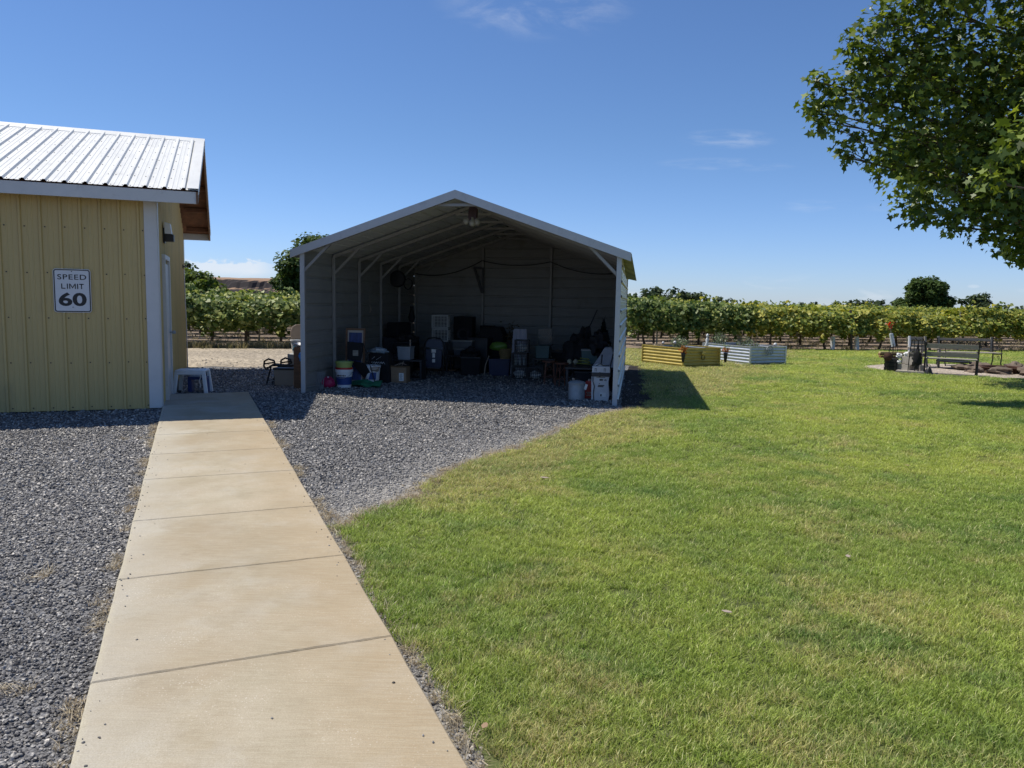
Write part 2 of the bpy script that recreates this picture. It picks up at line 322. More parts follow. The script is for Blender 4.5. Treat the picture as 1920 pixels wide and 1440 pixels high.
# concrete walk: one slab after another with tooled joints
def concrete_mat():
    m = bpy.data.materials.new('concrete'); m.use_nodes = True; t = m.node_tree; p = t.nodes['Principled BSDF']; L = t.links
    g = t.nodes.new('ShaderNodeTexCoord')
    def nz(scale, det=6, st=None, rough=.6):
        n = t.nodes.new('ShaderNodeTexNoise'); n.inputs['Scale'].default_value = scale; n.inputs['Detail'].default_value = det; n.inputs['Roughness'].default_value = rough
        if st:
            mp = t.nodes.new('ShaderNodeMapping'); mp.inputs['Rotation'].default_value = (0, 0, -math.atan2(.3862, .9224)); mp.inputs['Scale'].default_value = st
            L.new(g.outputs['Object'], mp.inputs[0]); L.new(mp.outputs[0], n.inputs['Vector'])
        else: L.new(g.outputs['Object'], n.inputs['Vector'])
        return n.outputs['Fac']
    r = t.nodes.new('ShaderNodeValToRGB'); L.new(nz(1.1, 7), r.inputs[0]); e = r.color_ramp.elements
    e[0].position = .41; e[0].color = (.335, .282, .195, 1); e[1].position = .60; e[1].color = (.45, .395, .30, 1); q = e.new(.5); q.color = (.39, .336, .24, 1)
    def mixc(a, fac, b, bt='MIX'):
        x = t.nodes.new('ShaderNodeMix'); x.data_type = 'RGBA'; x.blend_type = bt; L.new(fac, x.inputs['Factor']); L.new(a, x.inputs['A'])
        if isinstance(b, tuple): x.inputs['B'].default_value = b+(1,)
        else: L.new(b, x.inputs['B'])
        return x.outputs['Result']
    def rng(v, a, b, c=0, d=1):
        n = t.nodes.new('ShaderNodeMapRange'); L.new(v, n.inputs[0]); n.inputs[1].default_value = a; n.inputs[2].default_value = b; n.inputs[3].default_value = c; n.inputs[4].default_value = d; return n.outputs[0]
    c = r.outputs[0]
    c = mixc(c, rng(nz(1.7, 9), .50, .64, 0, .75), (.47, .445, .385))            # bleached areas
    c = mixc(c, rng(nz(.8, 6), .47, .60, 0, .65), (.335, .262, .17)); c = mixc(c, rng(nz(5, 9, None, .75), .48, .70, 0, .5), (.27, .22, .14))             # tan water stains
    sp = t.nodes.new('ShaderNodeSeparateXYZ'); L.new(g.outputs['Object'], sp.inputs[0])
    def mm(op, a, b):
        q = t.nodes.new('ShaderNodeMath'); q.operation = op
        for i, v in enumerate((a, b)):
            if isinstance(v, (int, float)): q.inputs[i].default_value = v
            else: L.new(v, q.inputs[i])
        return q.outputs[0]
    tt = mm('ADD', mm('ADD', mm('MULTIPLY', sp.outputs['X'], .9224), mm('MULTIPLY', sp.outputs['Y'], .3862)), .406)
    c = mixc(c, mm('MULTIPLY', rng(mm('ADD', tt, mm('MULTIPLY', nz(3, 5), .5)), .62, .22), .7), (.47, .45, .395))      # bleached left edge
    c = mixc(c, mm('MULTIPLY', rng(tt, .035, .0), rng(nz(9, 5), .35, .6)), (.52, .48, .36))
    c = mixc(c, mm('MULTIPLY', rng(mm('ADD', tt, mm('MULTIPLY', nz(2.2, 6), .6)), .95, 1.35), .5), (.40, .29, .165))   # rusty tan right edge
    c = mixc(c, rng(nz(2.9, 10, None, .8), .58, .70, 0, .45), (.22, .18, .125))                                       # dark foot wear
    br = nz(7, 8, (1, 26, 1), .7); c = mixc(c, rng(br, .42, .64, .0, .38), (.54, .49, .37))   # broom finish streaks
    c = mixc(c, rng(nz(160, 3), .35, .70, .0, .45), (.28, .235, .165))
    v = t.nodes.new('ShaderNodeTexVoronoi'); v.inputs['Scale'].default_value = 62; L.new(g.outputs['Object'], v.inputs['Vector'])
    fl = t.nodes.new('ShaderNodeMath'); fl.operation = 'MULTIPLY'; L.new(rng(v.outputs['Distance'], .24, .12), fl.inputs[0]); L.new(rng(nz(2.2, 5), .48, .64, 0, .6), fl.inputs[1])
    c = mixc(c, fl.outputs[0], (.66, .62, .53))                                # pale aggregate flecks
    L.new(c, p.inputs['Base Color']); p.inputs['Roughness'].default_value = .9; p.inputs['Specular IOR Level'].default_value = .3
    bn = t.nodes.new('ShaderNodeBump'); bn.inputs['Strength'].default_value = .45; bn.inputs['Distance'].default_value = .004
    ad = t.nodes.new('ShaderNodeMath'); L.new(br, ad.inputs[0]); L.new(nz(220, 4), ad.inputs[1]); L.new(ad.outputs[0], bn.inputs['Height']); L.new(bn.outputs[0], p.inputs['Normal'])
    return m
m_conc = concrete_mat()
JT = [(-4.2, -4.2), (-1.9, -1.9), (-.62, -.6), (.59, .60), (1.785, 1.79), (2.95, 2.96), (4.22, 4.22), (5.305, 5.31), (6.44, 6.42), (7.62, 7.6), (8.8, 8.8), (10.19, 10.22)]
walk = MB(); jb = MB()
for (a0, a1), (b0, b1) in zip(JT[:-1], JT[1:]):
    g = .0042; nseg = 40; near = []; far = []
    for k in range(nseg+1):
        t_ = k/nseg; s0 = a0+(a1-a0)*t_; s1 = b0+(b1-b0)*t_
        j0 = .003*mnoise.noise(Vector((t_*5, s0*3, 1)))+.003*mnoise.noise(Vector((t_*40, s0*3, 1))); j1 = .003*mnoise.noise(Vector((t_*5, s1*3, 1)))+.003*mnoise.noise(Vector((t_*40, s1*3, 1)))
        gg = g*(.3+2.4*abs(mnoise.noise(Vector((t_*14, s0, 5)))))
        near.append((s0+gg+j0, t_*WW)); far.append((s1-g+j1, t_*WW))
    top = [WP(s, t_, .045) for s, t_ in near]; top2 = [WP(s, t_, .045) for s, t_ in far]
    # slab top, chamfered lip and the faces going down
    ns_ = max(4, int(abs(a1-a0)*22))
    def side(t0, sa_, sb_, sg):
        return [(sa_+(sb_-sa_)*k/ns_, t0+sg*(.0035+.006*mnoise.noise(Vector(((sa_+(sb_-sa_)*k/ns_)*8, t0*9, 2)))+.008*max(0, mnoise.noise(Vector(((sa_+(sb_-sa_)*k/ns_)*31, t0*9, 7)))-.25))) for k in range(1, ns_)]
    ring = near+side(WW, near[-1][0], far[-1][0], -1)+far[::-1]+side(0, far[0][0], near[0][0], 1); n = len(ring); cx = sum(s for s, _ in ring)/n
    def rg(inset, z):
        o_ = []
        for s, t_ in ring:
            o_.append(WP(s+((inset if s < cx else -inset) if min(abs(s-q[0]) for q in (near[0], near[-1], far[0], far[-1])) < .05 else 0), t_+(inset if t_ < .05 else -inset if t_ > WW-.05 else 0), z))
        return o_
    A_, B_, C_ = rg(.007, .045), rg(0, .039), rg(0, -.06)
    walk.add(A_+B_+C_, [tuple(range(n-1, -1, -1))]+[(i, (i+1) % n, n+(i+1) % n, n+i) for i in range(n)]+[(n+i, n+(i+1) % n, 2*n+(i+1) % n, 2*n+i) for i in range(n)])
wk = part('sidewalk', walk, m_conc); wk['kind'] = 'structure'
bolt = MB().lathe([(.006, 0), (.007, .002), (.0045, .004), (0.0005, .005)], n=12)
solo('survey_bolt', bolt, M['darkmetal'], 'small dark round bolt set in the concrete walk near the grass', 'bolt', WP(.17, 1.12, .045))

# ------------------------------------------------------------------ butte and far fields
def butte():
    nx, ny = 300, 90; X0, X1, Y0, Y1 = -640, 60, 520, 900; vs = []; fs = []
    for j in range(ny):
        y = Y0+(Y1-Y0)*(j/(ny-1))**1.6
        for i in range(nx):
            x = X0+(X1-X0)*i/(nx-1)
            edge = 22*mnoise.noise(Vector((x/45, 0, 1)))+7*mnoise.noise(Vector((x/11, 0, 2)))+3*mnoise.noise(Vector((x/4, 0, 4)))
            d = y-(590+edge); topz = 16.6+.8*mnoise.noise(Vector((x/50, y/50, 3)))+.004*(y-590)+(x+250)*-.010
            d2 = d+16+7*mnoise.noise(Vector((x/20, 3, 5)))
            z = 0
            z += 6.2*min(1, max(0, d2/9))+.05*min(16, max(0, d2))
            z += (topz-10.0)*min(1, max(0, d/6))+3.0*min(1, max(0, (d-2)/50))**.8
            z += (.5 if d < 3 else .12)*mnoise.noise(Vector((x/5, y/5, z/2)))
            z *= max(0, min(1, (10-x)/120))
            vs.append((x, y, z-.1))
    for j in range(ny-1):
        for i in range(nx-1): fs.append((j*nx+i, j*nx+i+1, (j+1)*nx+i+1, (j+1)*nx+i))
    m = bpy.data.materials.new('butte'); m.use_nodes = True; t = m.node_tree; p = t.nodes['Principled BSDF']; L = t.links
    g = t.nodes.new('ShaderNodeNewGeometry'); sx = t.nodes.new('ShaderNodeSeparateXYZ'); L.new(g.outputs['True Normal'], sx.inputs[0])
    tcx = t.nodes.new('ShaderNodeTexCoord'); n = t.nodes.new('ShaderNodeTexNoise'); n.inputs['Scale'].default_value = .12; n.inputs['Detail'].default_value = 10; n.inputs['Roughness'].default_value = .7; L.new(tcx.outputs['Object'], n.inputs['Vector'])
    ad = t.nodes.new('ShaderNodeMath'); ad.operation = 'MULTIPLY_ADD'; L.new(n.outputs['Fac'], ad.inputs[0]); ad.inputs[1].default_value = .5; L.new(sx.outputs['Z'], ad.inputs[2]); hf = t.nodes.new('ShaderNodeMath'); hf.operation = 'MULTIPLY'; hf.inputs[1].default_value = .5; L.new(ad.outputs[0], hf.inputs[0])
    r = t.nodes.new('ShaderNodeValToRGB'); e = r.color_ramp.elements; e[0].position = .555; e[0].color = (.028, .023, .024, 1); e[1].position = .625; e[1].color = (.29, .185, .11, 1); L.new(hf.outputs[0], r.inputs[0]); L.new(r.outputs[0], p.inputs['Base Color']); p.inputs['Roughness'].default_value = 1
    r.color_ramp.elements.new(.60).color = (.20, .13, .085, 1)
    o = part('hill', MB().add(vs, fs), m); o['kind'] = 'structure'
butte()
ff = MB(); vs = []; fs = []
nx, ny = 60, 14
for j in range(ny):
    y = 90+j*26
    for i in range(nx):
        x = 30+i*12; q = min(1, j/6); vs.append((x, y, -.1+1.15*q*min(1, max(0, (x-40-y*.1)/60))+.25*mnoise.noise(Vector((x/40, y/40, 0)))*q))
for j in range(ny-1):
    for i in range(nx-1): fs.append((j*nx+i, j*nx+i+1, (j+1)*nx+i+1, (j+1)*nx+i))
o = part('field', ff.add(vs, fs), gmat('stubble_field', [(.3, (.24, .17, .10)), (.7, (.38, .28, .17)), (.5, (.31, .225, .135))], .05, 1, .5, .5, 3, .1), smooth=True); o['kind'] = 'structure'

# ------------------------------------------------------------------ ribbed metal sheets
RIBP = ((0, 0), (.012, .019), (.036, .019), (.048, 0), (.105, 0), (.109, .003), (.121, .003), (.125, 0), (.160, 0), (.164, .003), (.176, .003), (.180, 0))
def ribbed(mb, O, A, La, B, f0, f1, Nv, pitch=.2286, off=0., a0=0., rib=1., thin=False, prof=RIBP):
    """sheet from O, ribs repeat along A for La metres, run along B between f0(a) and f1(a)"""
    O, A, B, Nv = Vector(O), Vector(A), Vector(B), Vector(Nv); st = [a0]; k = math.floor((a0-off)/pitch)-1
    while k*pitch+off < a0+La:
        for a, h in prof:
            q = k*pitch+off+a
            if a0 < q < a0+La: st.append((q, h*rib))
        k += 1
    st = [s if isinstance(s, tuple) else (s, 0) for s in st]+[(a0+La, 0)]
    vs = []; fs = []
    for a, h in st:
        vs.append(O+A*a+B*f0(a)+Nv*h); vs.append(O+A*a+B*f1(a)+Nv*h)
    for i in range(len(st)-1): fs.append((2*i, 2*i+2, 2*i+3, 2*i+1))
    mb.add(vs, fs)
def screws(mb, O, A, B, Nv, las, lbs, r=.0065, h=.006):
    O, A, B, Nv = Vector(O), Vector(A), Vector(B), Vector(Nv)
    for la in las:
        for lb in lbs:
            jx = random.uniform(-.004, .004); c = O+A*(la+jx)+B*(lb+random.uniform(-.006, .006))
            vs = [c+(A*math.cos(t)+B*math.sin(t))*r for t in (0, 1.05, 2.1, 3.14, 4.19, 5.24)]; vs += [v+Nv*h for v in vs]
            mb.add(vs, [(6, 7, 8, 9, 10, 11)]+[(i, (i+1) % 6, 6+(i+1) % 6, 6+i) for i in range(6)])

# ------------------------------------------------------------------ yellow shed
SA = .3547; SU = Vector((math.cos(SA), math.sin(SA), 0)); SV = Vector((-math.sin(SA), math.cos(SA), 0)); SO = Vector((-4.8467, 10.4844, 0))
m_yel = mat('cream_siding', (.50, .378, .155), .42, var=.07, scale=2.2, stain=(.33, .27, .13), stain_scale=1.3, stretch=(1, 1, .35), bump=.12, bscale=6, spec=.5)
m_trim = mat('white_trim', (.56, .56, .55), .45, var=.06, scale=3, stain=(.36, .37, .36), stain_scale=5, stain_lo=.6)
m_roofw = mat('white_metal_roof', (.68, .69, .67), .5, var=.06, scale=3, stain=(.45, .45, .42), stain_scale=9, stain_lo=.56, stain_hi=.85, stretch=(1, .12, 1), bump=.08, bscale=8)
m_under = mat('rusty_brown_sheathing', (.15, .065, .035), .9, var=.4, scale=7, stain=(.05, .025, .018), stain_scale=2.5)
shed = thing('metal_shed', 'cream yellow ribbed metal shed with white metal roof beside the walk', 'shed', SO, SA)
D = 6.62; HE = 2.95; RI = 3.3124; RH = 4.2572; OV1 = .3552; OV2 = .5555; SL = (RH-HE)/(RI+OV1); WL = 12.
X = Vector((1, 0, 0)); Y = Vector((0, 1, 0)); Z = Vector((0, 0, 1))
wt = HE-.16
fw_ = MB(); ribbed(fw_, (0, 0, .0), -X, WL, Z, lambda a: .015, lambda a: wt+.05, -Y, off=.19, rib=1.3)
front = part('front_wall', fw_, m_yel, shed)
fs_ = MB(); screws(fs_, (0, 0, 0), -X, Z, -Y, [.19-.03+.2286*k+.0 for k in range(0, 50)], [.06, .655, 1.245, 1.83, 2.42], .009); part('wall_screw', fs_, M['darkmetal'], front)['kind'] = 'stuff'
def gab(v): return HE-.12+SL*(OV1+(v if v < D/2 else D-v))
gw = MB(); ribbed(gw, (0, 0, 0), Y, D, Z, lambda a: .015, gab, X, off=.1)
part('gable_wall', gw, m_yel, shed)
bw = MB(); ribbed(bw, (0, D, 0), -X, WL, Z, lambda a: .015, lambda a: wt+.05, Y); part('back_wall', bw, m_yel, shed)
lw = MB(); ribbed(lw, (-WL, 0, 0), Y, D, Z, lambda a: .015, gab, -X); part('end_wall', lw, m_yel, shed)
ct = MB().box((-.065, -.024, wt/2+.02), (.15, .006, wt)).box((.024, .04, wt/2+.02), (.006, .13, wt)).box((.0105, -.0105, wt/2+.02), (.021, .021, wt)); ct.box((-.14, -.013, wt/2+.02), (.004, .026, wt))
part('corner_trim', ct, m_trim, shed, bevel=.002)
part('corner_trim', MB().box((.024, D-.04, wt/2), (.006, .09, wt)), m_yel, shed)
# roof slopes: ribbed sheets over a deck
rd = Vector((0, math.cos(math.atan(SL)), math.sin(math.atan(SL)))); rn = Vector((0, -rd.z, rd.y)); LR = (RI+OV1+.02)/rd.y
ROOFP = ((0, 0), (.016, .026), (.040, .026), (.066, 0), (.110, 0), (.114, .004), (.126, .004), (.130, 0), (.165, 0), (.169, .004), (.181, .004), (.185, 0))
rf = MB(); ribbed(rf, Vector((OV2, -OV1-.02, HE)), -X, WL+OV2+.4, rd, lambda a: 0, lambda a: LR, rn, off=.15, prof=ROOFP)
rd2 = Vector((0, -rd.y, rd.z)); rn2 = Vector((0, rd.z, rd.y)); ribbed(rf, Vector((OV2, D+OV1+.02, HE)), -X, WL+OV2+.4, rd2, lambda a: 0, lambda a: LR, rn2, off=.15, prof=ROOFP)
roof = part('roof', rf, m_roofw, shed)
sc_ = MB(); screws(sc_, Vector((OV2, -OV1-.02, HE)), -X, rd, rn, sum([[.15-.02+.2286*k, .15+.068+.2286*k] for k in range(0, 54)], []), [.05, .65, 1.25, 1.85, 2.45, 3.05, 3.6], .007, .006)
part('roof_screw', sc_, M['darkmetal'], roof)['kind'] = 'stuff'
rc = MB().extr([(OV2+.01, RI-.17, RH-.045), (OV2+.01, RI, RH+.045), (OV2+.01, RI+.17, RH-.045), (OV2+.01, RI+.17, RH-.055), (OV2+.01, RI, RH+.03), (OV2+.01, RI-.17, RH-.055)], (-WL-.9, 0, 0)); part('ridge_cap', rc, m_roofw, roof)
dk = MB()
for s in (1, -1):
    yb = -OV1 if s == 1 else D+OV1
    prof = [(0, yb, HE-.015), (0, RI, RH-.015), (0, RI, RH-.045), (0, yb, HE-.045)]
    dk.extr([(OV2-.03, y, z) for _, y, z in prof], (-WL-OV2-.3, 0, 0))
for s in (1, -1):
    for q in (.35, 1.25, 2.15, 3.05):          # lookout boards under the overhang
        y = (-OV1+q) if s == 1 else D+OV1-q; z = HE-.045+SL*q
        dk.box((OV2/2+.03, y, z-.05), (OV2-.1, .04, .085))
part('roof_deck', dk, m_under, roof)
fa = MB().box((OV2/2-.006-WL/2, -OV1+.008, HE-.095), (WL+OV2-.03, .028, .155)); part('fascia', fa, m_trim, roof, bevel=.003)
fb = MB().box((OV2/2-.006-WL/2, D+OV1-.008, HE-.095), (WL+OV2-.03, .028, .155)); part('fascia', fb, m_trim, roof, bevel=.003)
for s in (1, -1):
    yb = -OV1-.02 if s == 1 else D+OV1+.02
    rk = MB().extr([(OV2-.005, yb, HE-.02), (OV2-.005, RI, RH-.015), (OV2-.005, RI, RH-.17), (OV2-.005, yb, HE-.175)], (-.025, 0, 0)); part('rake_board', rk, M['wood'], roof)
    rt_ = MB().extr([(OV2+.004, yb, HE+.022), (OV2+.004, RI, RH+.027), (OV2+.004, RI, RH-.05), (OV2+.004, yb, HE-.055)], (-.006, 0, 0)).extr([(OV2+.004, yb, HE+.026), (OV2+.004, RI, RH+.031), (OV2+.004, RI, RH+.027), (OV2+.004, yb, HE+.022)], (-.14, 0, 0)); part('rake_trim', rt_, m_roofw, roof)
# door on the gable side
dr = MB().box((.022, 1.10, 1.03), (.03, .84, 2.0)); door = part('door', dr, m_trim, shed, bevel=.003)
df = MB().box((.035, .655, 1.04), (.055, .07, 2.08)).box((.035, 1.555, 1.04), (.055, .07, 2.08)).box((.035, 1.105, 2.115), (.055, .97, .07)); part('door_frame', df, m_trim, shed, bevel=.004)
part('handle', MB().tube([(.04, 1.44, 1.0), (.09, 1.44, 1.0)], .012).lathe([(.001, -.03), (.028, -.02), (.03, .0), (.02, .02), (.001, .028)], (.1, 1.44, 1.0), 12), M['steel'], door)
# wall lantern
wl = thing('wall_light', 'small black and white box light high on the shed wall above the door', 'light', SO+SU*.02+SV*1.0+Z*2.36, SA)
part('back_plate', MB().box((.012, 0, .08), (.024, .16, .22)), M['black'], wl, bevel=.003)
part('light_shade', MB().extr([(.024, -.10, .10), (.12, -.10, .10), (.10, -.10, .25), (.024, -.10, .27)], (0, .2, 0)), M['white'], wl, bevel=.004)
part('light_housing', MB().box((.085, 0, .045), (.12, .2, .10)), M['black'], wl, bevel=.006)
# hook and thin conduit at the far end of the gable wall
hk = solo('wall_hook', MB().tube([(0, 0, 0), (.10, 0, .01), (.12, .02, .05)], .012).box((.01, 0, 0), (.02, .06, .08)), M['darkmetal'], 'small rusty hook sticking out high on the shed gable wall', 'hook', SO+SU*.02+SV*5.9+Z*2.16, SA)
cdt = MB().tube([(.05, 6.3, .0), (.045, 6.3, 1.0), (.035, 6.28, 1.5), (.03, 6.2, 2.1)], .011)
solo('conduit', cdt, m_trim, 'thin pale pipe running down the far corner of the yellow shed wall', 'pipe', SO, SA)

# speed limit sign
def text_mesh(txt, wid, hei, off=.0, bold=.02):
    cu = bpy.data.curves.new('t', 'FONT'); cu.body = txt; cu.align_x = 'CENTER'; cu.extrude = .0; cu.offset = bold; cu.resolution_u = 4; cu.space_character = 1.12 if len(txt) > 2 else 1
    o = bpy.data.objects.new('t', cu); COL.objects.link(o); dg = bpy.context.evaluated_depsgraph_get(); dg.update()
    me = bpy.data.meshes.new_from_object(o.evaluated_get(dg)); bpy.data.objects.remove(o)
    xs = [v.co.x for v in me.vertices]; ys = [v.co.y for v in me.vertices]; x0, x1, y0, y1 = min(xs), max(xs), min(ys), max(ys)
    for v in me.vertices:
        v.co = Vector(((v.co.x-(x0+x1)/2)/(x1-x0)*wid, off, (v.co.y-(y0+y1)/2)/(y1-y0)*hei))
    return me
def rrect(w_, h_, r, n=6):
    p = []
    for cx, cz, a in ((w_/2-r, h_/2-r, 0), (-w_/2+r, h_/2-r, 90), (-w_/2+r, -h_/2+r, 180), (w_/2-r, -h_/2+r, 270)):
        for k in range(n+1): t_ = R(a+90*k/n); p.append((cx+r*math.cos(t_), cz+r*math.sin(t_)))
    return p
SW, SH = .435, .568
sg = thing('speed_limit_sign', 'white metal sign reading SPEED LIMIT 60 fixed to the yellow shed wall', 'sign', SO-SU*1.018-SV*.021+Z*1.603, SA+0)
part('panel', MB().extr([(x, 0, z) for x, z in rrect(SW, SH, .035)], (0, -.004, 0)), mat('sign_white', (.62, .63, .64), .4, var=.03), sg)
outer = rrect(SW-.014, SH-.014, .03); inner = rrect(SW-.040, SH-.040, .02); n = len(outer)
part('border', MB().add([(x, -.0055, z) for x, z in outer]+[(x, -.0055, z) for x, z in inner], [(i, (i+1) % n, n+(i+1) % n, n+i) for i in range(n)]), M['ink'], sg)
for txt, zc, wid, hei, bold in (('SPEED', .178, .335, .068, .012), ('60', -.112, .325, .178, .03)):
    me = text_mesh(txt, wid, hei, -.0055, bold); me.materials.clear(); me.materials.append(M['ink']); o = part('lettering', me, None, sg); o.location = (0, 0, zc)
sw_ = .0125; b = MB(); hh = .034
def stroke(x0, z0, x1, z1):
    d = Vector((x1-x0, z1-z0)); n_ = Vector((-d.y, d.x)).normalized()*sw_/2
    b.poly([(x0+n_.x, -.0055, z0+n_.y), (x0-n_.x, -.0055, z0-n_.y), (x1-n_.x, -.0055, z1-n_.y), (x1+n_.x, -.0055, z1+n_.y)])
for x0, z0, x1, z1 in ((-.12, -hh, -.12, hh), (-.1137, -hh+sw_/2, -.078, -hh+sw_/2), (-.055, -hh, -.055, hh), (-.028, -hh, -.028, hh), (.036, -hh, .036, hh), (.063, -hh, .063, hh), (.108, -hh, .108, hh-sw_), (.082, hh-sw_/2, .134, hh-sw_/2)): stroke(x0, z0, x1, z1)
for sg_ in (-1, 1): b.poly([(.004+sg_*.0257, -.0056, hh), (.004+sg_*.0257, -.0056, hh-.018), (.004+sg_*.0001, -.0056, -hh+.004), (.004+sg_*.0001, -.0056, -hh+.026)])
o = part('lettering', b, M['ink'], sg); o.location = (0, 0, .058)
for z in (-.215, .25): part('sign_bolt', MB().tube([(0, -.003, z), (0, -.010, z)], .006), M['darkmetal'], sg)

# ------------------------------------------------------------------ open fronted steel carport
CA = -.1605; CU = Vector((math.cos(CA), math.sin(CA), 0)); CV = Vector((-math.sin(CA), math.cos(CA), 0)); CO = Vector((-3.4744, 12.5717, 0))
W, L_, H, HR, OV = 5.1639, 6.4797, 2.351, 3.238, .135
CS = (HR-H)/(W/2)
def CP(u, v, z=0): return CO+CU*u+CV*v+Z*z
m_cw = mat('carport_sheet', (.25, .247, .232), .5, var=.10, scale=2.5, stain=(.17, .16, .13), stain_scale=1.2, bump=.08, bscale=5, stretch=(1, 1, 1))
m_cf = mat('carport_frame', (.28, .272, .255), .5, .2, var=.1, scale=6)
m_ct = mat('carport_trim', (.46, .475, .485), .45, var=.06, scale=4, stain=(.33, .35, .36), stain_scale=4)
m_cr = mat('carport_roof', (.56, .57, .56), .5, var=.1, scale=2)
m_cw_lit = mat('carport_sheet_lit', (.50, .50, .44), .35, var=.10, scale=2.5, stain=(.38, .37, .30), stain_scale=2)  # lighter copy of the sheet, its bright outside highlights put into the colour
cp = thing('carport', 'open fronted grey metal carport with gabled roof standing on the gravel', 'carport', CO, CA)
def ceil(u): return H+CS*min(u, W-u)
for nm, O_, Nn in (('left_wall', (0, 0, 0), -X), ('right_wall', (W, 0, 0), X)):
    b = MB(); ribbed(b, O_, Z, H-.05, Y, lambda a: .02, lambda a: L_, Nn, off=.06, rib=1.0 if nm == 'left_wall' else 1.5); q = part(nm, b, m_cw if nm == 'left_wall' else m_cw_lit, cp)
    if nm == 'right_wall':
        s2 = MB(); screws(s2, O_, Y, Z, X, [.05+1.28*k for k in range(6)], [.03+.2286*k for k in range(10)], .009, .006); part('wall_screw', s2, M['darkmetal'], q)['kind'] = 'stuff'
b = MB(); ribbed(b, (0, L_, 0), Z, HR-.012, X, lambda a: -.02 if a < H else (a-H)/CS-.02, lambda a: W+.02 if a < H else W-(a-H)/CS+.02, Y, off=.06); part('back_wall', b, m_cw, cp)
ROV = .06
b = MB(); cs = math.sqrt(1+CS*CS); su = Vector((1/cs, 0, CS/cs)); sn = Vector((-CS/cs, 0, 1/cs)); Ls = (W/2+OV)*cs
e0_ = Vector((-OV, -ROV, H-CS*OV+.005)); ribbed(b, e0_, su, Ls, Y, lambda a: 0, lambda a: L_+.12, sn, off=.05)
su2 = Vector((-1/cs, 0, CS/cs)); sn2 = Vector((CS/cs, 0, 1/cs)); e1_ = Vector((W+OV, -ROV, H-CS*OV+.005)); ribbed(b, e1_, su2, Ls, Y, lambda a: 0, lambda a: L_+.12, sn2, off=.05)
croof = part('roof', b, m_cr, cp)
b = MB()
zz = lambda u: H+CS*(u if u <= W/2 else W-u)
for u0, u1 in ((-OV-.01, W/2), (W/2, W+OV+.01)):
    z0, z1 = zz(u0), zz(u1); b.extr([(u0, -.08, z0+.032), (u1, -.08, z1+.032), (u1, -.08, z1-.093), (u0, -.08, z0-.093)], (0, .012, 0)); b.extr([(u0, -.08, z0+.036), (u1, -.08, z1+.036), (u1, -.08, z1+.032), (u0, -.08, z0+.032)], (0, .16, 0))
part('roof_trim', b, m_ct, croof)
b = MB().box((W+OV+.012, L_/2, H-CS*OV-.03), (.01, L_+.1, .10)); part('eave_trim', MB().box((-OV-.012, L_/2, H-CS*OV-.03), (.01, L_+.1, .10)), m_ct, croof); part('eave_trim', b, mat('weathered_eave', (.42, .38, .22), .6, var=.4, scale=5), croof)
b = MB()
for ua, ub in ((-.06, W/2), (W+.06, W/2)): b.bar((ua, L_+.004, zz(ua)-.012), (ub, L_+.004, zz(ub)-.012), .04, .05)
part('gable_leak_blocker', b, m_cw, cp)  # bars added along the back slope to block light leaking under the roof ribs
for s_, u_ in ((-1, 0), (1, W)): part('eave_leak_blocker', MB().box((u_+s_*.02, L_/2, H-.025), (.03, L_, .085)), m_cw, cp)  # strips added to shut out light between wall tops and roof
# folded loose corner of the eave sheet at the right
b = MB().add([(W+.02, .15, H-.09), (W+OV+.02, -.02, H-CS*OV-.02), (W+OV+.10, .9, H-.40), (W+.06, 1.1, H-.36), (W+.02, .15, H-.095), (W+OV+.025, -.02, H-CS*OV-.025), (W+OV+.10, .9, H-.405), (W+.06, 1.1, H-.365)], [(0, 1, 2, 3), (7, 6, 5, 4), (0, 4, 5, 1), (1, 5, 6, 2), (2, 6, 7, 3), (3, 7, 4, 0)])
part('loose_flap', b, mat('rusty_flap', (.36, .33, .14), .6, var=.5, scale=9), croof)
FV = [.03, 1.30, 2.58, 3.86, 5.14, L_-.05]
for i, v in enumerate(FV):
    fr = MB(); T = .057
    for u in (T/2+.012, W-T/2-.012): fr.box((u, v, H/2-.03), (T, T, H-.06))
    for s in (1, -1):
        a = (T/2, v, zz(0)-.045) if s == 1 else (W-T/2, v, zz(0)-.045); fr.bar(a, (W/2, v, zz(W/2)-.045), T, T)
    bu = .50
    for s in (1, -1):
        ua = T if s == 1 else W-T; ub = bu if s == 1 else W-bu; fr.bar((ua, v, 2.01), (ub, v, zz(bu)-.075), .045, .045)
    fr.bar((W/2-.31, v-.01, HR-.185), (W/2+.31, v-.01, HR-.185), .045, .045)
    f_ = part('frame', fr, m_cf, cp, bevel=.004)
for u in (1.72, 3.37): part('wall_post', MB().box((u, L_-.08, ceil(u)/2-.04), (.057, .057, ceil(u)-.1)), m_cf, cp, bevel=.004)
b = MB().box((W/2, L_-.05, .03), (W, .057, .057)).box((.03, L_/2, .03), (.057, L_, .057)).box((W-.03, L_/2, .03), (.057, L_, .057)); part('base_rail', b, m_cf, cp)
for u, s in ((.0, -1), (W, 1)):
    part('corner_post', MB().box((u-s*.030, -.012, H/2-.03), (.075, .01, H-.06)).box((u+s*.004, .0375, H/2-.03), (.008, .089, H-.06)), m_ct, cp, bevel=.003)
for u in (0.0, W):
    for k in range(10): part('frame_bolt', MB().box((u-(.05 if u else -.05), .055, .15+k*.2286), (.02, .014, .012)), M['darkmetal'], cp)

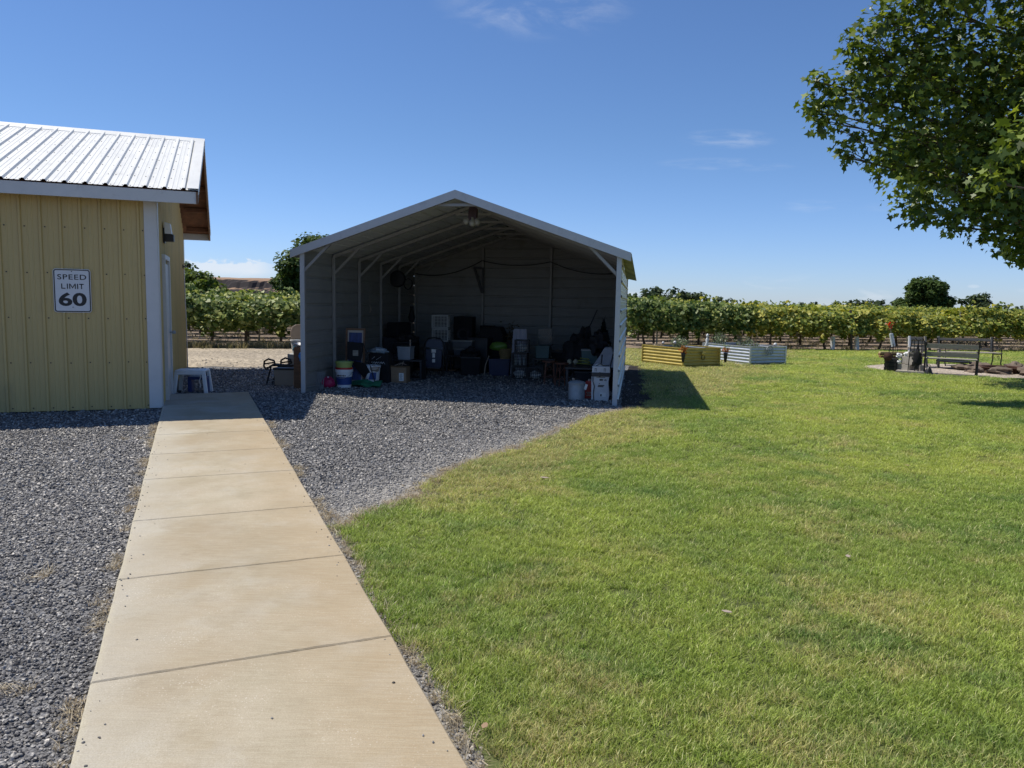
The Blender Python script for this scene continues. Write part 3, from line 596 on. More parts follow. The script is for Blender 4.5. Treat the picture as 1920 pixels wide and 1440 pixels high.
def sag(p0, p1, d, n=10):
    p0, p1 = Vector(p0), Vector(p1); return [p0.lerp(p1, k/n)-Z*(d*4*(k/n)*(1-k/n)) for k in range(n+1)]
cab = MB(); pts = []
for a, b_, d in (((.05, L_-.13, 2.20), (1.707, L_-.13, 2.53), .16), ((1.707, L_-.13, 2.53), (3.36, L_-.13, 2.52), .10), ((3.36, L_-.13, 2.52), (4.95, L_-.13, 2.28), .12)): pts += sag(a, b_, d)
cab.tube(pts, .011, 6); solo('electric_cable', cab, M['black'], 'black cable sagging between the posts on the carport back wall', 'cable', CO, CA)
br = MB().bar((1.50, L_-.13, 2.36), (1.76, L_-.13, 2.34), .05, .05).bar((1.735, L_-.13, 2.34), (1.735, L_-.13, 1.75), .05, .05).bar((1.52, L_-.13, 2.36), (1.715, L_-.13, 1.76), .05, .05)
solo('shelf_bracket', br, M['black'], 'black triangular bracket on a back wall post of the carport', 'bracket', CO, CA, bevel=.003)

# ------------------------------------------------------------------ ground cover that nobody could count
def protos(cname, meshes):
    c = bpy.data.collections.new(cname)
    for i, me in enumerate(meshes): c.objects.link(bpy.data.objects.new(cname+'_piece', me))
    return c
def scatter(name, P, S, RT, coll, label, cat):
    me = bpy.data.meshes.new(name); me.vertices.add(len(P)); me.vertices.foreach_set('co', P.astype(np.float32).ravel())
    a = me.attributes.new('sc', 'FLOAT_VECTOR', 'POINT'); a.data.foreach_set('vector', S.astype(np.float32).ravel())
    a = me.attributes.new('rt', 'FLOAT_VECTOR', 'POINT'); a.data.foreach_set('vector', RT.astype(np.float32).ravel())
    o = bpy.data.objects.new(name, me); COL.objects.link(o)
    ng = bpy.data.node_groups.new(name+'_nodes', 'GeometryNodeTree'); ng.interface.new_socket('Geometry', in_out='INPUT', socket_type='NodeSocketGeometry'); ng.interface.new_socket('Geometry', in_out='OUTPUT', socket_type='NodeSocketGeometry')
    gi = ng.nodes.new('NodeGroupInput'); go = ng.nodes.new('NodeGroupOutput'); ip = ng.nodes.new('GeometryNodeInstanceOnPoints'); ci = ng.nodes.new('GeometryNodeCollectionInfo')
    ci.inputs['Collection'].default_value = coll; ci.inputs['Separate Children'].default_value = True; ci.inputs['Reset Children'].default_value = True
    ip.inputs['Pick Instance'].default_value = True
    na = ng.nodes.new('GeometryNodeInputNamedAttribute'); na.data_type = 'FLOAT_VECTOR'; na.inputs['Name'].default_value = 'sc'
    nb = ng.nodes.new('GeometryNodeInputNamedAttribute'); nb.data_type = 'FLOAT_VECTOR'; nb.inputs['Name'].default_value = 'rt'
    l = ng.links; l.new(gi.outputs[0], ip.inputs['Points']); l.new(ci.outputs[0], ip.inputs['Instance'])
    l.new(na.outputs['Attribute'], ip.inputs['Scale']); l.new(nb.outputs['Attribute'], ip.inputs['Rotation']); l.new(ip.outputs[0], go.inputs[0])
    md = o.modifiers.new('scatter', 'NODES'); md.node_group = ng
    return tag(o, label, cat, kind='stuff')
def inpoly(x, y, poly):
    c = np.zeros(len(x), bool); n = len(poly); j = n-1
    for i in range(n):
        xi, yi = poly[i]; xj, yj = poly[j]
        if yi != yj:
            k = ((yi > y) != (yj > y)) & (x < (xj-xi)*(y-yi)/(yj-yi)+xi); c ^= k
        j = i
    return c
def vnoise(x, y, f, seed):
    """smooth value noise on arrays"""
    r = np.random.default_rng(seed).random((64, 64)); u = x*f; v = y*f; i = np.floor(u).astype(int); j = np.floor(v).astype(int); fu = u-i; fv = v-j
    fu = fu*fu*(3-2*fu); fv = fv*fv*(3-2*fv); g = lambda a, b: r[a % 64, b % 64]
    return (g(i, j)*(1-fu)+g(i+1, j)*fu)*(1-fv)+(g(i, j+1)*(1-fu)+g(i+1, j+1)*fu)*fv
def region(y0, y1, dens, xl, xr):
    """random points, y0<y<y1, xl(y)<x<xr(y), dens per square metre"""
    out_ = []
    ys = np.linspace(y0, y1, 60)
    for a, b in zip(ys[:-1], ys[1:]):
        l, r = xl(a), xr(b); n = int((b-a)*(r-l)*dens)
        out_.append(np.stack([l+(r-l)*RNG.random(n), a+(b-a)*RNG.random(n)], 1))
    return np.concatenate(out_)
# gravel stones
def stone(seed):
    b = MB(); b.blob((0, 0, 0), (1, .8, .55), seed, .35, 6, 4, 1.6); return b
m_stone = bpy.data.materials.new('basalt_stone'); m_stone.use_nodes = True
_t = m_stone.node_tree; _p = _t.nodes['Principled BSDF']; _oi = _t.nodes.new('ShaderNodeObjectInfo'); _r = _t.nodes.new('ShaderNodeValToRGB'); _r.color_ramp.interpolation = 'LINEAR'
_g = _t.nodes.new('ShaderNodeNewGeometry'); _n = _t.nodes.new('ShaderNodeTexNoise'); _n.inputs['Scale'].default_value = .45; _t.links.new(_g.outputs['Position'], _n.inputs['Vector'])
_m = _t.nodes.new('ShaderNodeMath'); _m.operation = 'MULTIPLY_ADD'; _t.links.new(_n.outputs['Fac'], _m.inputs[0]); _m.inputs[1].default_value = .5; _t.links.new(_oi.outputs['Random'], _m.inputs[2])
_m2 = _t.nodes.new('ShaderNodeMath'); _m2.operation = 'SUBTRACT'; _t.links.new(_m.outputs[0], _m2.inputs[0]); _m2.inputs[1].default_value = .25
e = _r.color_ramp.elements; e[0].position = 0; e[0].color = (.052, .050, .052, 1); e[1].position = 1; e[1].color = (.60, .55, .48, 1)
for pos, c in ((.3, (.120, .114, .110)), (.6, (.208, .198, .185)), (.86, (.31, .30, .285)), (.95, (.42, .385, .34))): e.new(pos).color = c+(1,)

_t.links.new(_m2.outputs[0], _r.inputs[0]); _t.links.new(_r.outputs[0], _p.inputs['Base Color'])
dusty(m_stone, .62)
st_c = protos('stone', [stone(i).mesh('stone', m_stone) for i in range(6)])
WALKPOLY = [WP(-5, -.01)[:2], WP(10.2, -.01)[:2], WP(10.2, WW+.01)[:2], WP(-5, WW+.01)[:2]]
LAWNP = np.array(LAWN)
def gravel_pts(y0, y1, dens, size, xl, xr):
    P = region(y0, y1, dens, xl, xr); k = ~inpoly(P[:, 0], P[:, 1], WALKPOLY); k &= ~((P[:, 1] > 17.2+.3*P[:, 0]*.3) & (RNG.random(len(P)) < .93))
    lx = P[:, 0]+.12*(vnoise(P[:, 0], P[:, 1], 5, 2)-.5)
    k &= ~inpoly(lx-.05, P[:, 1], LAWN)
    q = P-np.array([SO.x, SO.y]); u = q@np.array([SU.x, SU.y]); v = q@np.array([SV.x, SV.y]); k &= ~((u < .03) & (v > -.0))
    P = P[k]; n = len(P); s = size*(.45+.95*RNG.random(n)**1.8); s *= 1-.30*np.clip((1.9*P[:, 0]+9.8-P[:, 1])/2.5, 0, 1)*(P[:, 0] > -2.2)*(P[:, 1] > 4.6)
    return P, s
L1 = lambda y: -.72*y-1.2
allp = []; alls = []
for y0, y1, d, s, xr in ((1.9, 3.6, 5600, .0090, lambda y: .6), (3.6, 6, 4000, .0103, lambda y: .4), (6, 9.5, 2100, .0128, lambda y: .9), (9.5, 14.5, 1150, .0158, lambda y: 2.2), (14.5, 19, 260, .020, lambda y: 2.4)):
    P, s_ = gravel_pts(y0, y1, d, s, L1, xr); allp.append(P); alls.append(s_)
P = np.concatenate(allp); s_ = np.concatenate(alls); n = len(P)
P3 = np.concatenate([P, (s_*(.15+.35*RNG.random(n)))[:, None]], 1); S = np.stack([s_, s_, s_], 1)
scatter('gravel_stones', P3, S, np.stack([RNG.normal(size=n)*.45, RNG.normal(size=n)*.45, RNG.random(n)*6.28], 1), st_c, 'loose dark basalt gravel on both sides of the concrete walk', 'gravel')
print('stones', n)

# lawn grass
def tuft(seed, nb, r, h, wdt, lean=.5, mt=None):
    g = np.random.default_rng(seed); V = []
    for i in range(nb):
        a = g.random()*6.28; d = r*math.sqrt(g.random()); x, y = d*math.cos(a), d*math.sin(a); hh = h*(.55+.6*g.random()); b = g.random()*6.28; ln = lean*hh*(.3+g.random())
        c, s = math.cos(b), math.sin(b); ww = wdt*(.7+.5*g.random()); px, py = -s*ww, c*ww
        V += [(x-px, y-py, 0), (x+px, y+py, 0), (x+px*.8+c*ln*.35, y+py*.8+s*ln*.35, hh*.6), (x-px*.8+c*ln*.35, y-py*.8+s*ln*.35, hh*.6)]
        V += [(x-px*.8+c*ln*.35, y-py*.8+s*ln*.35, hh*.6), (x+px*.8+c*ln*.35, y+py*.8+s*ln*.35, hh*.6), (x+c*ln+px*.15, y+s*ln+py*.15, hh), (x+c*ln-px*.15, y+s*ln-py*.15, hh)]
    return npmesh('tuft', np.array(V), 4, mt, np.repeat(g.random(nb), 2))
def grassmat():
    m = bpy.data.materials.new('lawn_grass'); m.use_nodes = True; t = m.node_tree; t.nodes.clear(); L = t.links
    o = t.nodes.new('ShaderNodeOutputMaterial'); g = t.nodes.new('ShaderNodeNewGeometry')
    def nz(sc_, det=5, r=.6, d=0):
        n = t.nodes.new('ShaderNodeTexNoise'); n.inputs['Scale'].default_value = sc_; n.inputs['Detail'].default_value = det; n.inputs['Roughness'].default_value = r; n.inputs['Distortion'].default_value = d; L.new(g.outputs['Position'], n.inputs['Vector']); return n.outputs['Fac']
    def mr(v, a, b, c=0, d=1):
        n = t.nodes.new('ShaderNodeMapRange'); n.interpolation_type = 'SMOOTHSTEP'; L.new(v, n.inputs[0]); n.inputs[1].default_value = a; n.inputs[2].default_value = b; n.inputs[3].default_value = c; n.inputs[4].default_value = d; return n.outputs[0]
    def mix(f, a, b):
        x = t.nodes.new('ShaderNodeMix'); x.data_type = 'RGBA'; L.new(f, x.inputs['Factor'])
        for k, v in (('A', a), ('B', b)):
            if isinstance(v, tuple): x.inputs[k].default_value = v+(1,)
            else: L.new(v, x.inputs[k])
        return x.outputs['Result']
    sp = t.nodes.new('ShaderNodeSeparateXYZ'); L.new(g.outputs['Position'], sp.inputs[0])
    def ma(op, x, y):
        n = t.nodes.new('ShaderNodeMath'); n.operation = op
        for i, v in enumerate((x, y)):
            if isinstance(v, (int, float)): n.inputs[i].default_value = v
            else: L.new(v, n.inputs[i])
        return n.outputs[0]
    c = mix(ma('MULTIPLY', mr(nz(.30, 4), .36, .64), mr(ma('ADD', sp.outputs['Y'], sp.outputs['X']), 1, 9, .45, 1)), (.275, .375, .07), (.45, .52, .095))
    c = mix(mr(nz(.9, 6, .7), .46, .70, 0, .8), c, (.15, .27, .07))
    c = mix(mr(nz(2.6, 8, .75), .48, .72, 0, .6), c, (.42, .50, .12))
    # dry straw patches: general noise, stronger near the gravel border and the lower foreground
    a = t.nodes.new('ShaderNodeAttribute'); a.attribute_name = 'lv'; oi = t.nodes.new('ShaderNodeObjectInfo')
    sp = t.nodes.new('ShaderNodeSeparateXYZ'); L.new(g.outputs['Position'], sp.inputs[0])
    near = mr(sp.outputs['Y'], 5.2, 2.2)
    def ma(op, x, y):
        n = t.nodes.new('ShaderNodeMath'); n.operation = op
        for i, v in enumerate((x, y)):
            if isinstance(v, (int, float)): n.inputs[i].default_value = v
            else: L.new(v, n.inputs[i])
        return n.outputs[0]
    # distance from the gravel border (a line from (-1,5) to (2,11.6))
    dl = ma('SUBTRACT', ma('MULTIPLY', ma('ADD', sp.outputs['X'], 1.15), .90), ma('MULTIPLY', ma('SUBTRACT', sp.outputs['Y'], 5.0), .43))
    edge = ma('MULTIPLY', mr(dl, 1.3, .1), mr(sp.outputs['Y'], 5, 6.6))
    bias = ma('ADD', ma('MULTIPLY', near, .07), ma('MULTIPLY', edge, .17))
    far = ma('MULTIPLY', mr(sp.outputs['Y'], 12, 9), 1)
    dry = ma('ADD', ma('MULTIPLY', ma('ADD', nz(1.9, 6, .68, .5), nz(.6, 3)), .5), bias)
    dry = ma('ADD', dry, ma('MULTIPLY', ma('SUBTRACT', oi.outputs['Random'], .5), .10))
    c = mix(ma('MULTIPLY', mr(dry, .52, .64), ma('MULTIPLY', mr(a.outputs['Fac'], .2, .5), .8)), c, (.56, .46, .22))
    c = mix(mr(a.outputs['Fac'], .90, .96), c, (.62, .60, .30))
    v = t.nodes.new('ShaderNodeHueSaturation'); L.new(c, v.inputs['Color']); fr_ = ma('FRACT', ma('MULTIPLY', a.outputs['Fac'], 7.13), 0); L.new(ma('MULTIPLY', mr(fr_, 0, 1, .62, 1.42), mr(oi.outputs['Random'], 0, 1, .86, 1.14)), v.inputs['Value'])
    p = t.nodes.new('ShaderNodeBsdfPrincipled'); L.new(v.outputs[0], p.inputs['Base Color']); p.inputs['Roughness'].default_value = .5; p.inputs['Specular IOR Level'].default_value = .35
    tr = t.nodes.new('ShaderNodeBsdfTranslucent'); L.new(v.outputs[0], tr.inputs[0]); x = t.nodes.new('ShaderNodeMixShader'); x.inputs[0].default_value = .45; L.new(p.outputs[0], x.inputs[1]); L.new(tr.outputs[0], x.inputs[2]); L.new(x.outputs[0], o.inputs[0])
    return m
m_grass = grassmat()
gr_c = protos('grass', [tuft(i, 42, .050, .027, .0017, 1.1, m_grass) for i in range(6)])
LG = lambda y: -1.6; RG = lambda y: .70*y+2.2
PP = []; SS = []
for y0, y1, d, s in ((1.9, 3.2, 900, .9), (3.2, 5, 640, 1.0), (5, 8, 460, 1.2), (8, 13, 240, 1.6), (13, 20, 90, 2.3), (20, 34, 48, 3.1)):
    P = region(y0, y1, d, LG, RG)
    wob = .10*(vnoise(P[:, 0], P[:, 1], 3, 5)-.5)
    k = inpoly(P[:, 0]+wob, P[:, 1], LAWN) & ~inpoly(P[:, 0], P[:, 1], WALKPOLY)
    P = P[k]
    k = ~inpoly(P[:, 0], P[:, 1], PIT); P = P[k]
    sh = s*(.75+.5*RNG.random(len(P))); hz = .82+.35*vnoise(P[:, 0], P[:, 1], .9, 8)+.12*RNG.normal(size=len(P))
    PP.append(P); SS.append(np.stack([sh, sh, sh**.35*hz], 1))
P = np.concatenate(PP); S = np.concatenate(SS); n = len(P); print('tufts', n)
scatter('grass', np.concatenate([P, np.full((n, 1), .012)], 1), S, np.stack([RNG.normal(size=n)*.12, RNG.normal(size=n)*.12, RNG.random(n)*6.28], 1), gr_c, 'short green mown grass with dry straw patches', 'grass')
# straw and dead weeds along the walk edges, small weeds in the gravel
m_straw = leafmat('straw', (.22, .18, .11), (.40, .33, .21), (.58, .50, .35), trans=.25)
dw_c = protos('straw', [tuft(40+i, 12, .03, .022, .0013, 2.2, m_straw) for i in range(4)])
Q = []
for k in range(1000):
    s = RNG.random()*9-1.5
    if RNG.random() < .45: t_ = -.012-abs(RNG.normal())*.032; keep = mnoise.noise(Vector((s*1.7, 1, 0))) > .0
    else: t_ = WW+.03+abs(RNG.normal())*.035; keep = s < 3.0 or mnoise.noise(Vector((s*1.5, 7, 0))) > .12
    if keep: Q.append(WP(s, t_, .004))
for i in range(900):
    k = RNG.integers(0, len(LAWN_EDGE)-1); a = np.array(LAWN_EDGE[k]); b = np.array(LAWN_EDGE[k+1]); p = a+(b-a)*RNG.random()+RNG.normal(size=2)*.06; Q.append((p[0]-.03, p[1]+.02, .006))
for cx, cy in ((-1.95, 2.9), (-2.15, 2.35), (-2.9, 6.6), (-4.2, 8.2), (-1.9, 2.55), (-2.6, 4.1)):
    for i in range(7): p = RNG.normal(size=2)*.035; Q.append((cx+p[0], cy+p[1], .01))
Q = np.array(Q); n = len(Q); s_ = .7+.8*RNG.random(n)
scatter('dry_weeds', Q, np.stack([s_, s_, s_], 1), np.stack([RNG.normal(size=n)*.3, RNG.normal(size=n)*.3, RNG.random(n)*6.28], 1), dw_c, 'dry straw and dead weeds along the edges of the walk and lawn', 'weeds')
m_weed = leafmat('field_weeds', (.13, .14, .06), (.27, .25, .12), (.42, .36, .20), trans=.3)
wd_c = protos('weed', [tuft(60+i, 16, .10, .26, .006, .5, m_weed) for i in range(4)])
n = 1300; x = -16+13.5*RNG.random(n); Q = np.stack([x, ROW(x, 0)-.75+RNG.normal(size=n)*.33, np.full(n, -.01)], 1); s_ = .35+.6*RNG.random(n)
scatter('field_weeds', Q, np.stack([s_, s_, s_], 1), np.stack([np.zeros(n), np.zeros(n), RNG.random(n)*6.28], 1), wd_c, 'straggling dry weeds at the foot of the vines beside the dirt track', 'weeds')

# ------------------------------------------------------------------ vineyard
m_vine = leafmat('vine_leaf', (.05, .095, .02), (.17, .235, .055), (.48, .50, .16), trans=.33, rough=.5, spec=.3)
m_vine2 = leafmat('yellow_vine_leaf', (.07, .12, .02), (.27, .32, .06), (.56, .52, .11), trans=.36, rough=.5, spec=.3)
VL = 2.3
def vine_mesh(seed, mt, n=2600):
    g = np.random.default_rng(seed)
    x = (g.random(n)-.5)*(VL+.35); top = 1.48+.24*vnoise(x+50, x*0+seed, 1.6, seed); bot = .50+.34*vnoise(x+20, x*0+seed, 2.1, seed+5)
    q = g.random(n); z = bot+(top-bot)*q**.8
    wd_ = .78*np.sin(np.clip((z-.30)/(1.82-.30), 0, 1)*PI)**.45*(.8+.5*vnoise(x+9, z*1.3, 2.2, seed+2)); y = wd_*np.sign(g.random(n)-.5)*(g.random(n)**.35)
    C = np.stack([x, y, z], 1)
    ns = 120; sx = (g.random(10)-.5)*VL; k = g.integers(0, 10, ns); t_ = g.random(ns)
    Cs = np.stack([sx[k]+.1*g.normal(size=ns)+t_*.1, (g.random(10)-.5)[k]*.5, 1.52+t_*(.05+.42*g.random(10)[k]**2)], 1); C = np.concatenate([C, Cs])
    nh = 200; hx = (g.random(7)-.5)*VL; k = g.integers(0, 7, nh); t_ = g.random(nh); Ch = np.stack([hx[k]+.08*g.normal(size=nh), ((g.random(7)-.5)*1.3)[k]+.05*g.normal(size=nh), .75-t_*(.4*g.random(7)[k])], 1); C = np.concatenate([C, Ch])
    out_ = np.zeros_like(C); out_[:, 1] = np.sign(C[:, 1])*.9
    return leaves('foliage', C, .078, mt, GRAPE, upbias=.5, outward=out_, droop=1.0, rng=g)
vm = [vine_mesh(i, m_vine) for i in range(5)]+[vine_mesh(20+i, m_vine2, 2400) for i in range(3)]
def trunk_mesh(seed):
    b = MB(); pts = [(0, 0, -.02)]; x = y = 0
    for k in range(1, 7): x += random.uniform(-.05, .05); y += random.uniform(-.03, .03); pts.append((x, y, k*.16))
    b.tube(pts, [.055, .045, .04, .038, .036, .035, .033], 7)
    for s in (1, -1): b.tube([pts[-1], (x+s*.3, y, 1.05+random.uniform(-.05, .08)), (x+s*1.1, random.uniform(-.05, .05), 1.08)], [.03, .02, .012], 6)
    for k in range(5): a = random.uniform(-1, 1); b.tube([(x+a, 0, 1.05), (x+a+random.uniform(-.2, .2), random.uniform(-.3, .3), .75), (x+a+random.uniform(-.3, .3), random.uniform(-.35, .35), .45)], [.01, .007, .004], 4)
    return b.mesh('trunk', M['bark'], True)
tm = [trunk_mesh(i) for i in range(5)]
RA = math.atan(.228); RD = Vector((math.cos(RA), math.sin(RA), 0)); RNV = Vector((-math.sin(RA), math.cos(RA), 0)); R0 = Vector((0, 26.1, 0))
ORD = ['first', 'second', 'third', 'fourth', 'fifth', 'sixth', 'seventh', 'eighth', 'ninth', 'tenth', 'eleventh', 'twelfth', 'thirteenth', 'fourteenth', 'fifteenth']
vn = [0, 0]; PCT = lambda x, y: 960+1435*x/y
for row in range(9):
    off = 2.9*row
    for k in range(-30, 60):
        s = k*VL+.9*math.sin(row*1.9)+.55; c = R0+RD*s+RNV*off; px = PCT(c.x, c.y)
        wpx = VL*.6/c.y*1435
        leftside = 348-wpx < px < 562+wpx*.6; rightside = 1168-wpx*.6 < px < 1930+wpx
        if not (leftside or rightside): continue
        yel = mnoise.noise(Vector((c.x*.12, c.y*.2, 4)))+(0.35 if c.x > 3 else -.6)+(.35 if 13 < c.x < 20 else 0)
        me = vm[random.randrange(5)] if yel < .28 else vm[5+random.randrange(3)]
        if row == 0:
            sd = 0 if leftside else 1; i_ = vn[sd]; vn[sd] += 1
            lab = ('%s grapevine of the front row between the shed and the carport, counted from the left' if sd == 0 else '%s grapevine of the front row behind the lawn, counted rightwards from the carport') % ORD[min(14, i_)]
        else: lab = 'leafy grapevine in the %s vine row back from the %s' % (ORD[row], 'dirt track beside the shed' if leftside else 'lawn')
        v = thing('grapevine', lab, 'grapevine', (c.x, c.y, 0), RA+(PI if random.random() < .5 else 0), 'grapevines trained in rows')
        f = part('foliage', me, None, v); hs_ = (1.01+.24*mnoise.noise(Vector((c.x*.45, c.y, 2))))*(1-.09*min(1, max(0, (c.x-12)/9))); f.scale = (1.0, random.uniform(.9, 1.15), .90*hs_*random.uniform(.97, 1.04)); f.location.x = random.uniform(-.1, .1)
        part('trunk', tm[random.randrange(5)], None, v)
print('vines', vn)
# far rows as one mass
fv = []; 
for row in range(9, 40):
    off = 2.9*row; n = 1500; s = -60+190*RNG.random(n); y = .35*RNG.normal(size=n); z = .7+1.0*RNG.random(n)
    fv.append(np.stack([R0.x+RD.x*s+RNV.x*(off+y), R0.y+RD.y*s+RNV.y*(off+y), z], 1))
o = part('distant_vines', leaves('distant_vines', np.concatenate(fv), .22, m_vine, GRAPE, upbias=.8), None); tag(o, 'mass of far vine rows reaching to the horizon', 'vineyard', kind='stuff')
# trellis posts
for i, (x, h, lean) in enumerate(((7.35, .0, 0), (12.55, 0, -.09), (17.4, 0, 0), (20.9, 0, .02), (22.0, 0, 0), (-8.0, 0, 0), (5.1, 0, 0))):
    p = MB().tube([(0, 0, -.05), (lean*1.55, 0, 1.5)], [.05, .045] if i in (1, 3, 4) else [.028, .028], 8)
    lab = ['thin trellis stake behind the yellow planter bed', 'dark leaning wooden trellis post beside the white plant sleeves', 'thin trellis stake behind the benches', 'thick trellis post at the far right of the front vine row, left one', 'thick trellis post at the far right of the front vine row, right one', 'thin trellis stake among the vines beside the shed', 'thin trellis stake nearest the carport behind the yellow planter bed'][i]
    solo('trellis_post', p, M['bark'] if i in (1, 3, 4) else M['greywood'], lab, 'post', (x, ROW(x, -.62 if i in (1, 3, 4) else -.12), 0), 0, 'trellis posts', smooth=True)
wr = MB()
for s0, s1 in ((-16, -6), (3.6, 26)):
    for z in (1.02, .62): wr.tube([R0+RD*s0+Z*z-RNV*.03, R0+RD*s1+Z*z-RNV*.03], .006, 4)
solo('trellis_wire', wr, M['steel'], 'thin trellis wires strung along the front vine row', 'wire')

# ------------------------------------------------------------------ trees
def crown(name, clumps, per, size, mt, tmpl=OVAL, seed=0, up_=.5, sq=.75, fall=.36, droop=.3):
    g = np.random.default_rng(seed); C = []; O_ = []
    for (x, y, z, r) in clumps:
        n = int(per*r*r) if per > 0 else int(-per); d = g.normal(size=(n, 3)); d /= np.linalg.norm(d, axis=1)[:, None]
        rr = r*(g.random(n)**fall)*(1+.25*g.normal(size=n)*.5); d2 = d*rr[:, None]; d2[:, 2] *= sq
        C.append(d2+np.array([x, y, z])); O_.append(d*.8)
    C = np.concatenate(C); O_ = np.concatenate(O_); return leaves(name, C, size, mt, tmpl, upbias=up_, outward=O_, droop=droop, rng=g)
def ell_clumps(n, c, r, rc, seed, zmin=0, shell=.4):
    g = random.Random(seed); o_ = []
    while len(o_) < n:
        d = Vector((g.gauss(0, 1), g.gauss(0, 1), g.gauss(0, 1))).normalized(); q = g.uniform(shell, 1)**.6
        p = Vector((c[0]+d.x*r[0]*q, c[1]+d.y*r[1]*q, c[2]+d.z*r[2]*q))
        if p.z > zmin: o_.append((p.x, p.y, p.z, rc*g.uniform(.6, 1.3)))
    return o_
m_ta = leafmat('dark_tree_leaf', (.028, .055, .014), (.055, .095, .022), (.10, .15, .035), trans=.3, rough=.6, spec=.15)
m_tb = leafmat('green_tree_leaf', (.06, .105, .02), (.11, .165, .03), (.20, .25, .05), trans=.38, rough=.6, spec=.15)
m_tc = leafmat('far_tree_leaf', (.035, .06, .028), (.055, .085, .036), (.09, .12, .05), trans=.25, rough=.6, spec=.15)
def tree(lab, x, y, w_, h, mt, nc, per, size, seed, group=None, base=.15, trunk=True, cat='tree', name='tree', depth=None):
    t_ = thing(name, lab, cat, (x, y, 0), 0, group); dp = depth or w_
    cl = ell_clumps(nc, (0, 0, h*(base+(1-base)/2)), (w_/2*.85, dp/2*.85, h*(1-base)/2*.88), min(w_, h)*.17, seed, h*base*.6, .15)
    part('crown', crown('crown', cl, per, size, mt, OVAL, seed), None, t_)
    b = MB(); b.tube([(0, 0, -.1), (.02*h, 0, h*.3), (-.01*h, .01*h, h*.6)], [h*.035, h*.028, h*.012], 7)
    for k in range(8):
        c = cl[k*len(cl)//8]; b.tube([(.01*h, 0, h*.28), (c[0]*.5, c[1]*.5, (c[2]+h*.3)/2), c[:3]], [h*.016, h*.010, h*.004], 5)
    part('trunk', b, M['bark'], t_, smooth=True); return t_
G1 = 'trees behind the vineyard'
tree('large dark green tree rising behind the carport at its left edge', -11.9, 46, 5.6, 5.0, m_ta, 56, 620, .13, 1, G1, .05)
tree('low dark green shrubby tree joined to the left of the dark tree by the carport', -14.1, 47, 2.6, 2.9, m_ta, 24, 700, .12, 2, G1, .02)
tree('tall dark tree whose top shows above the carport roof edge', -12.2, 50, 4, 6.4, m_ta, 36, 560, .13, 3, G1, .1)
tree('rounded bright green tree behind the vines beside the shed', -17.9, 44, 2.9, 3.2, m_tb, 34, 640, .11, 4, G1, .02)
tree('darker tree half hidden behind the far corner of the yellow shed', -21.0, 48, 2.4, 4.3, m_ta, 22, 600, .12, 5, G1, .05)
tree('low green bush between the bright tree and the butte', -16.6, 46, 1.6, 1.8, m_tb, 14, 520, .10, 6, G1, .02)
# skyline on the right
G2 = 'trees on the right skyline'
def TX(px, Y): return (px-960)/1435*Y*1.0
far = [(1212, 3.0, 7, 3.5, 'rounded tree nearest the carport on the right skyline'), (1240, 3.4, 6.5, 3.6, 'second skyline tree right of the carport, tallest of its clump'), (1262, 3.0, 5, 3.0, 'narrow skyline tree in the middle of the clump by the carport'), (1287, 3.2, 7.5, 3.2, 'broad skyline tree at the right end of the clump by the carport')]
for i, (px, hh, ww, _, lab) in enumerate(far): tree(lab, TX(px, 110), 110, ww*.9, 3.9+.3*(i % 2)-(.5 if i == 2 else 0), m_tc, 22, 60, .3, 10+i, G2, .0)
for i, (px, hh, ww, lab) in enumerate(((1178, 3.6, 4, 'skyline tree just showing past the right edge of the carport'), (1337, 3.0, 6, 'small low skyline tree, left of a pair above the planter beds'), (1355, 3.2, 6.5, 'small low skyline tree, right of a pair above the planter beds'), (1412, 2.7, 3.5, 'tiny round skyline tree above the silver planter bed'), (1497, 2.9, 6, 'small flat skyline tree right of the silver planter bed'), (1530, 2.7, 4, 'tiny skyline tree left of the long low tree line'))):
    tree(lab, TX(px, 130), 130, ww, hh, m_tc, 12, 60, .32, 20+i, G2, .0)
tree('big broad dark tree standing above the vines behind the benches', 55.5, 104, 8.2, 5.9, m_ta, 70, 300, .22, 30, None, .0, depth=7)
tree('round dark tree right of the big broad tree on the skyline', 78.5, 130, 6.6, 4.6, m_tc, 30, 90, .3, 31, G2, .0)
tree('small green tree touching the right side of the big broad tree', 73.0, 132, 4.5, 4.0, m_tc, 18, 80, .3, 32, G2, .0)
for i in range(11):
    px = 1560+i*14; tree('%s tree of the low line left of the big broad tree, counted from the left' % ORD[i], TX(px, 170), 170, random.uniform(5, 9), 3.0+.13*i+random.uniform(-.2, .5), m_tc, 12, 40, .42, 40+i, 'low tree line left of the big tree', .0)
for i in range(14):
    px = 1852+i*6; tree('%s young conifer of the orchard row at the far right, counted from the left' % ORD[i], TX(px, 200), 200, 2.3, 3.6, m_tc, 7, 60, .3, 60+i, 'row of young trees at the far right', .0, name='orchard_tree')

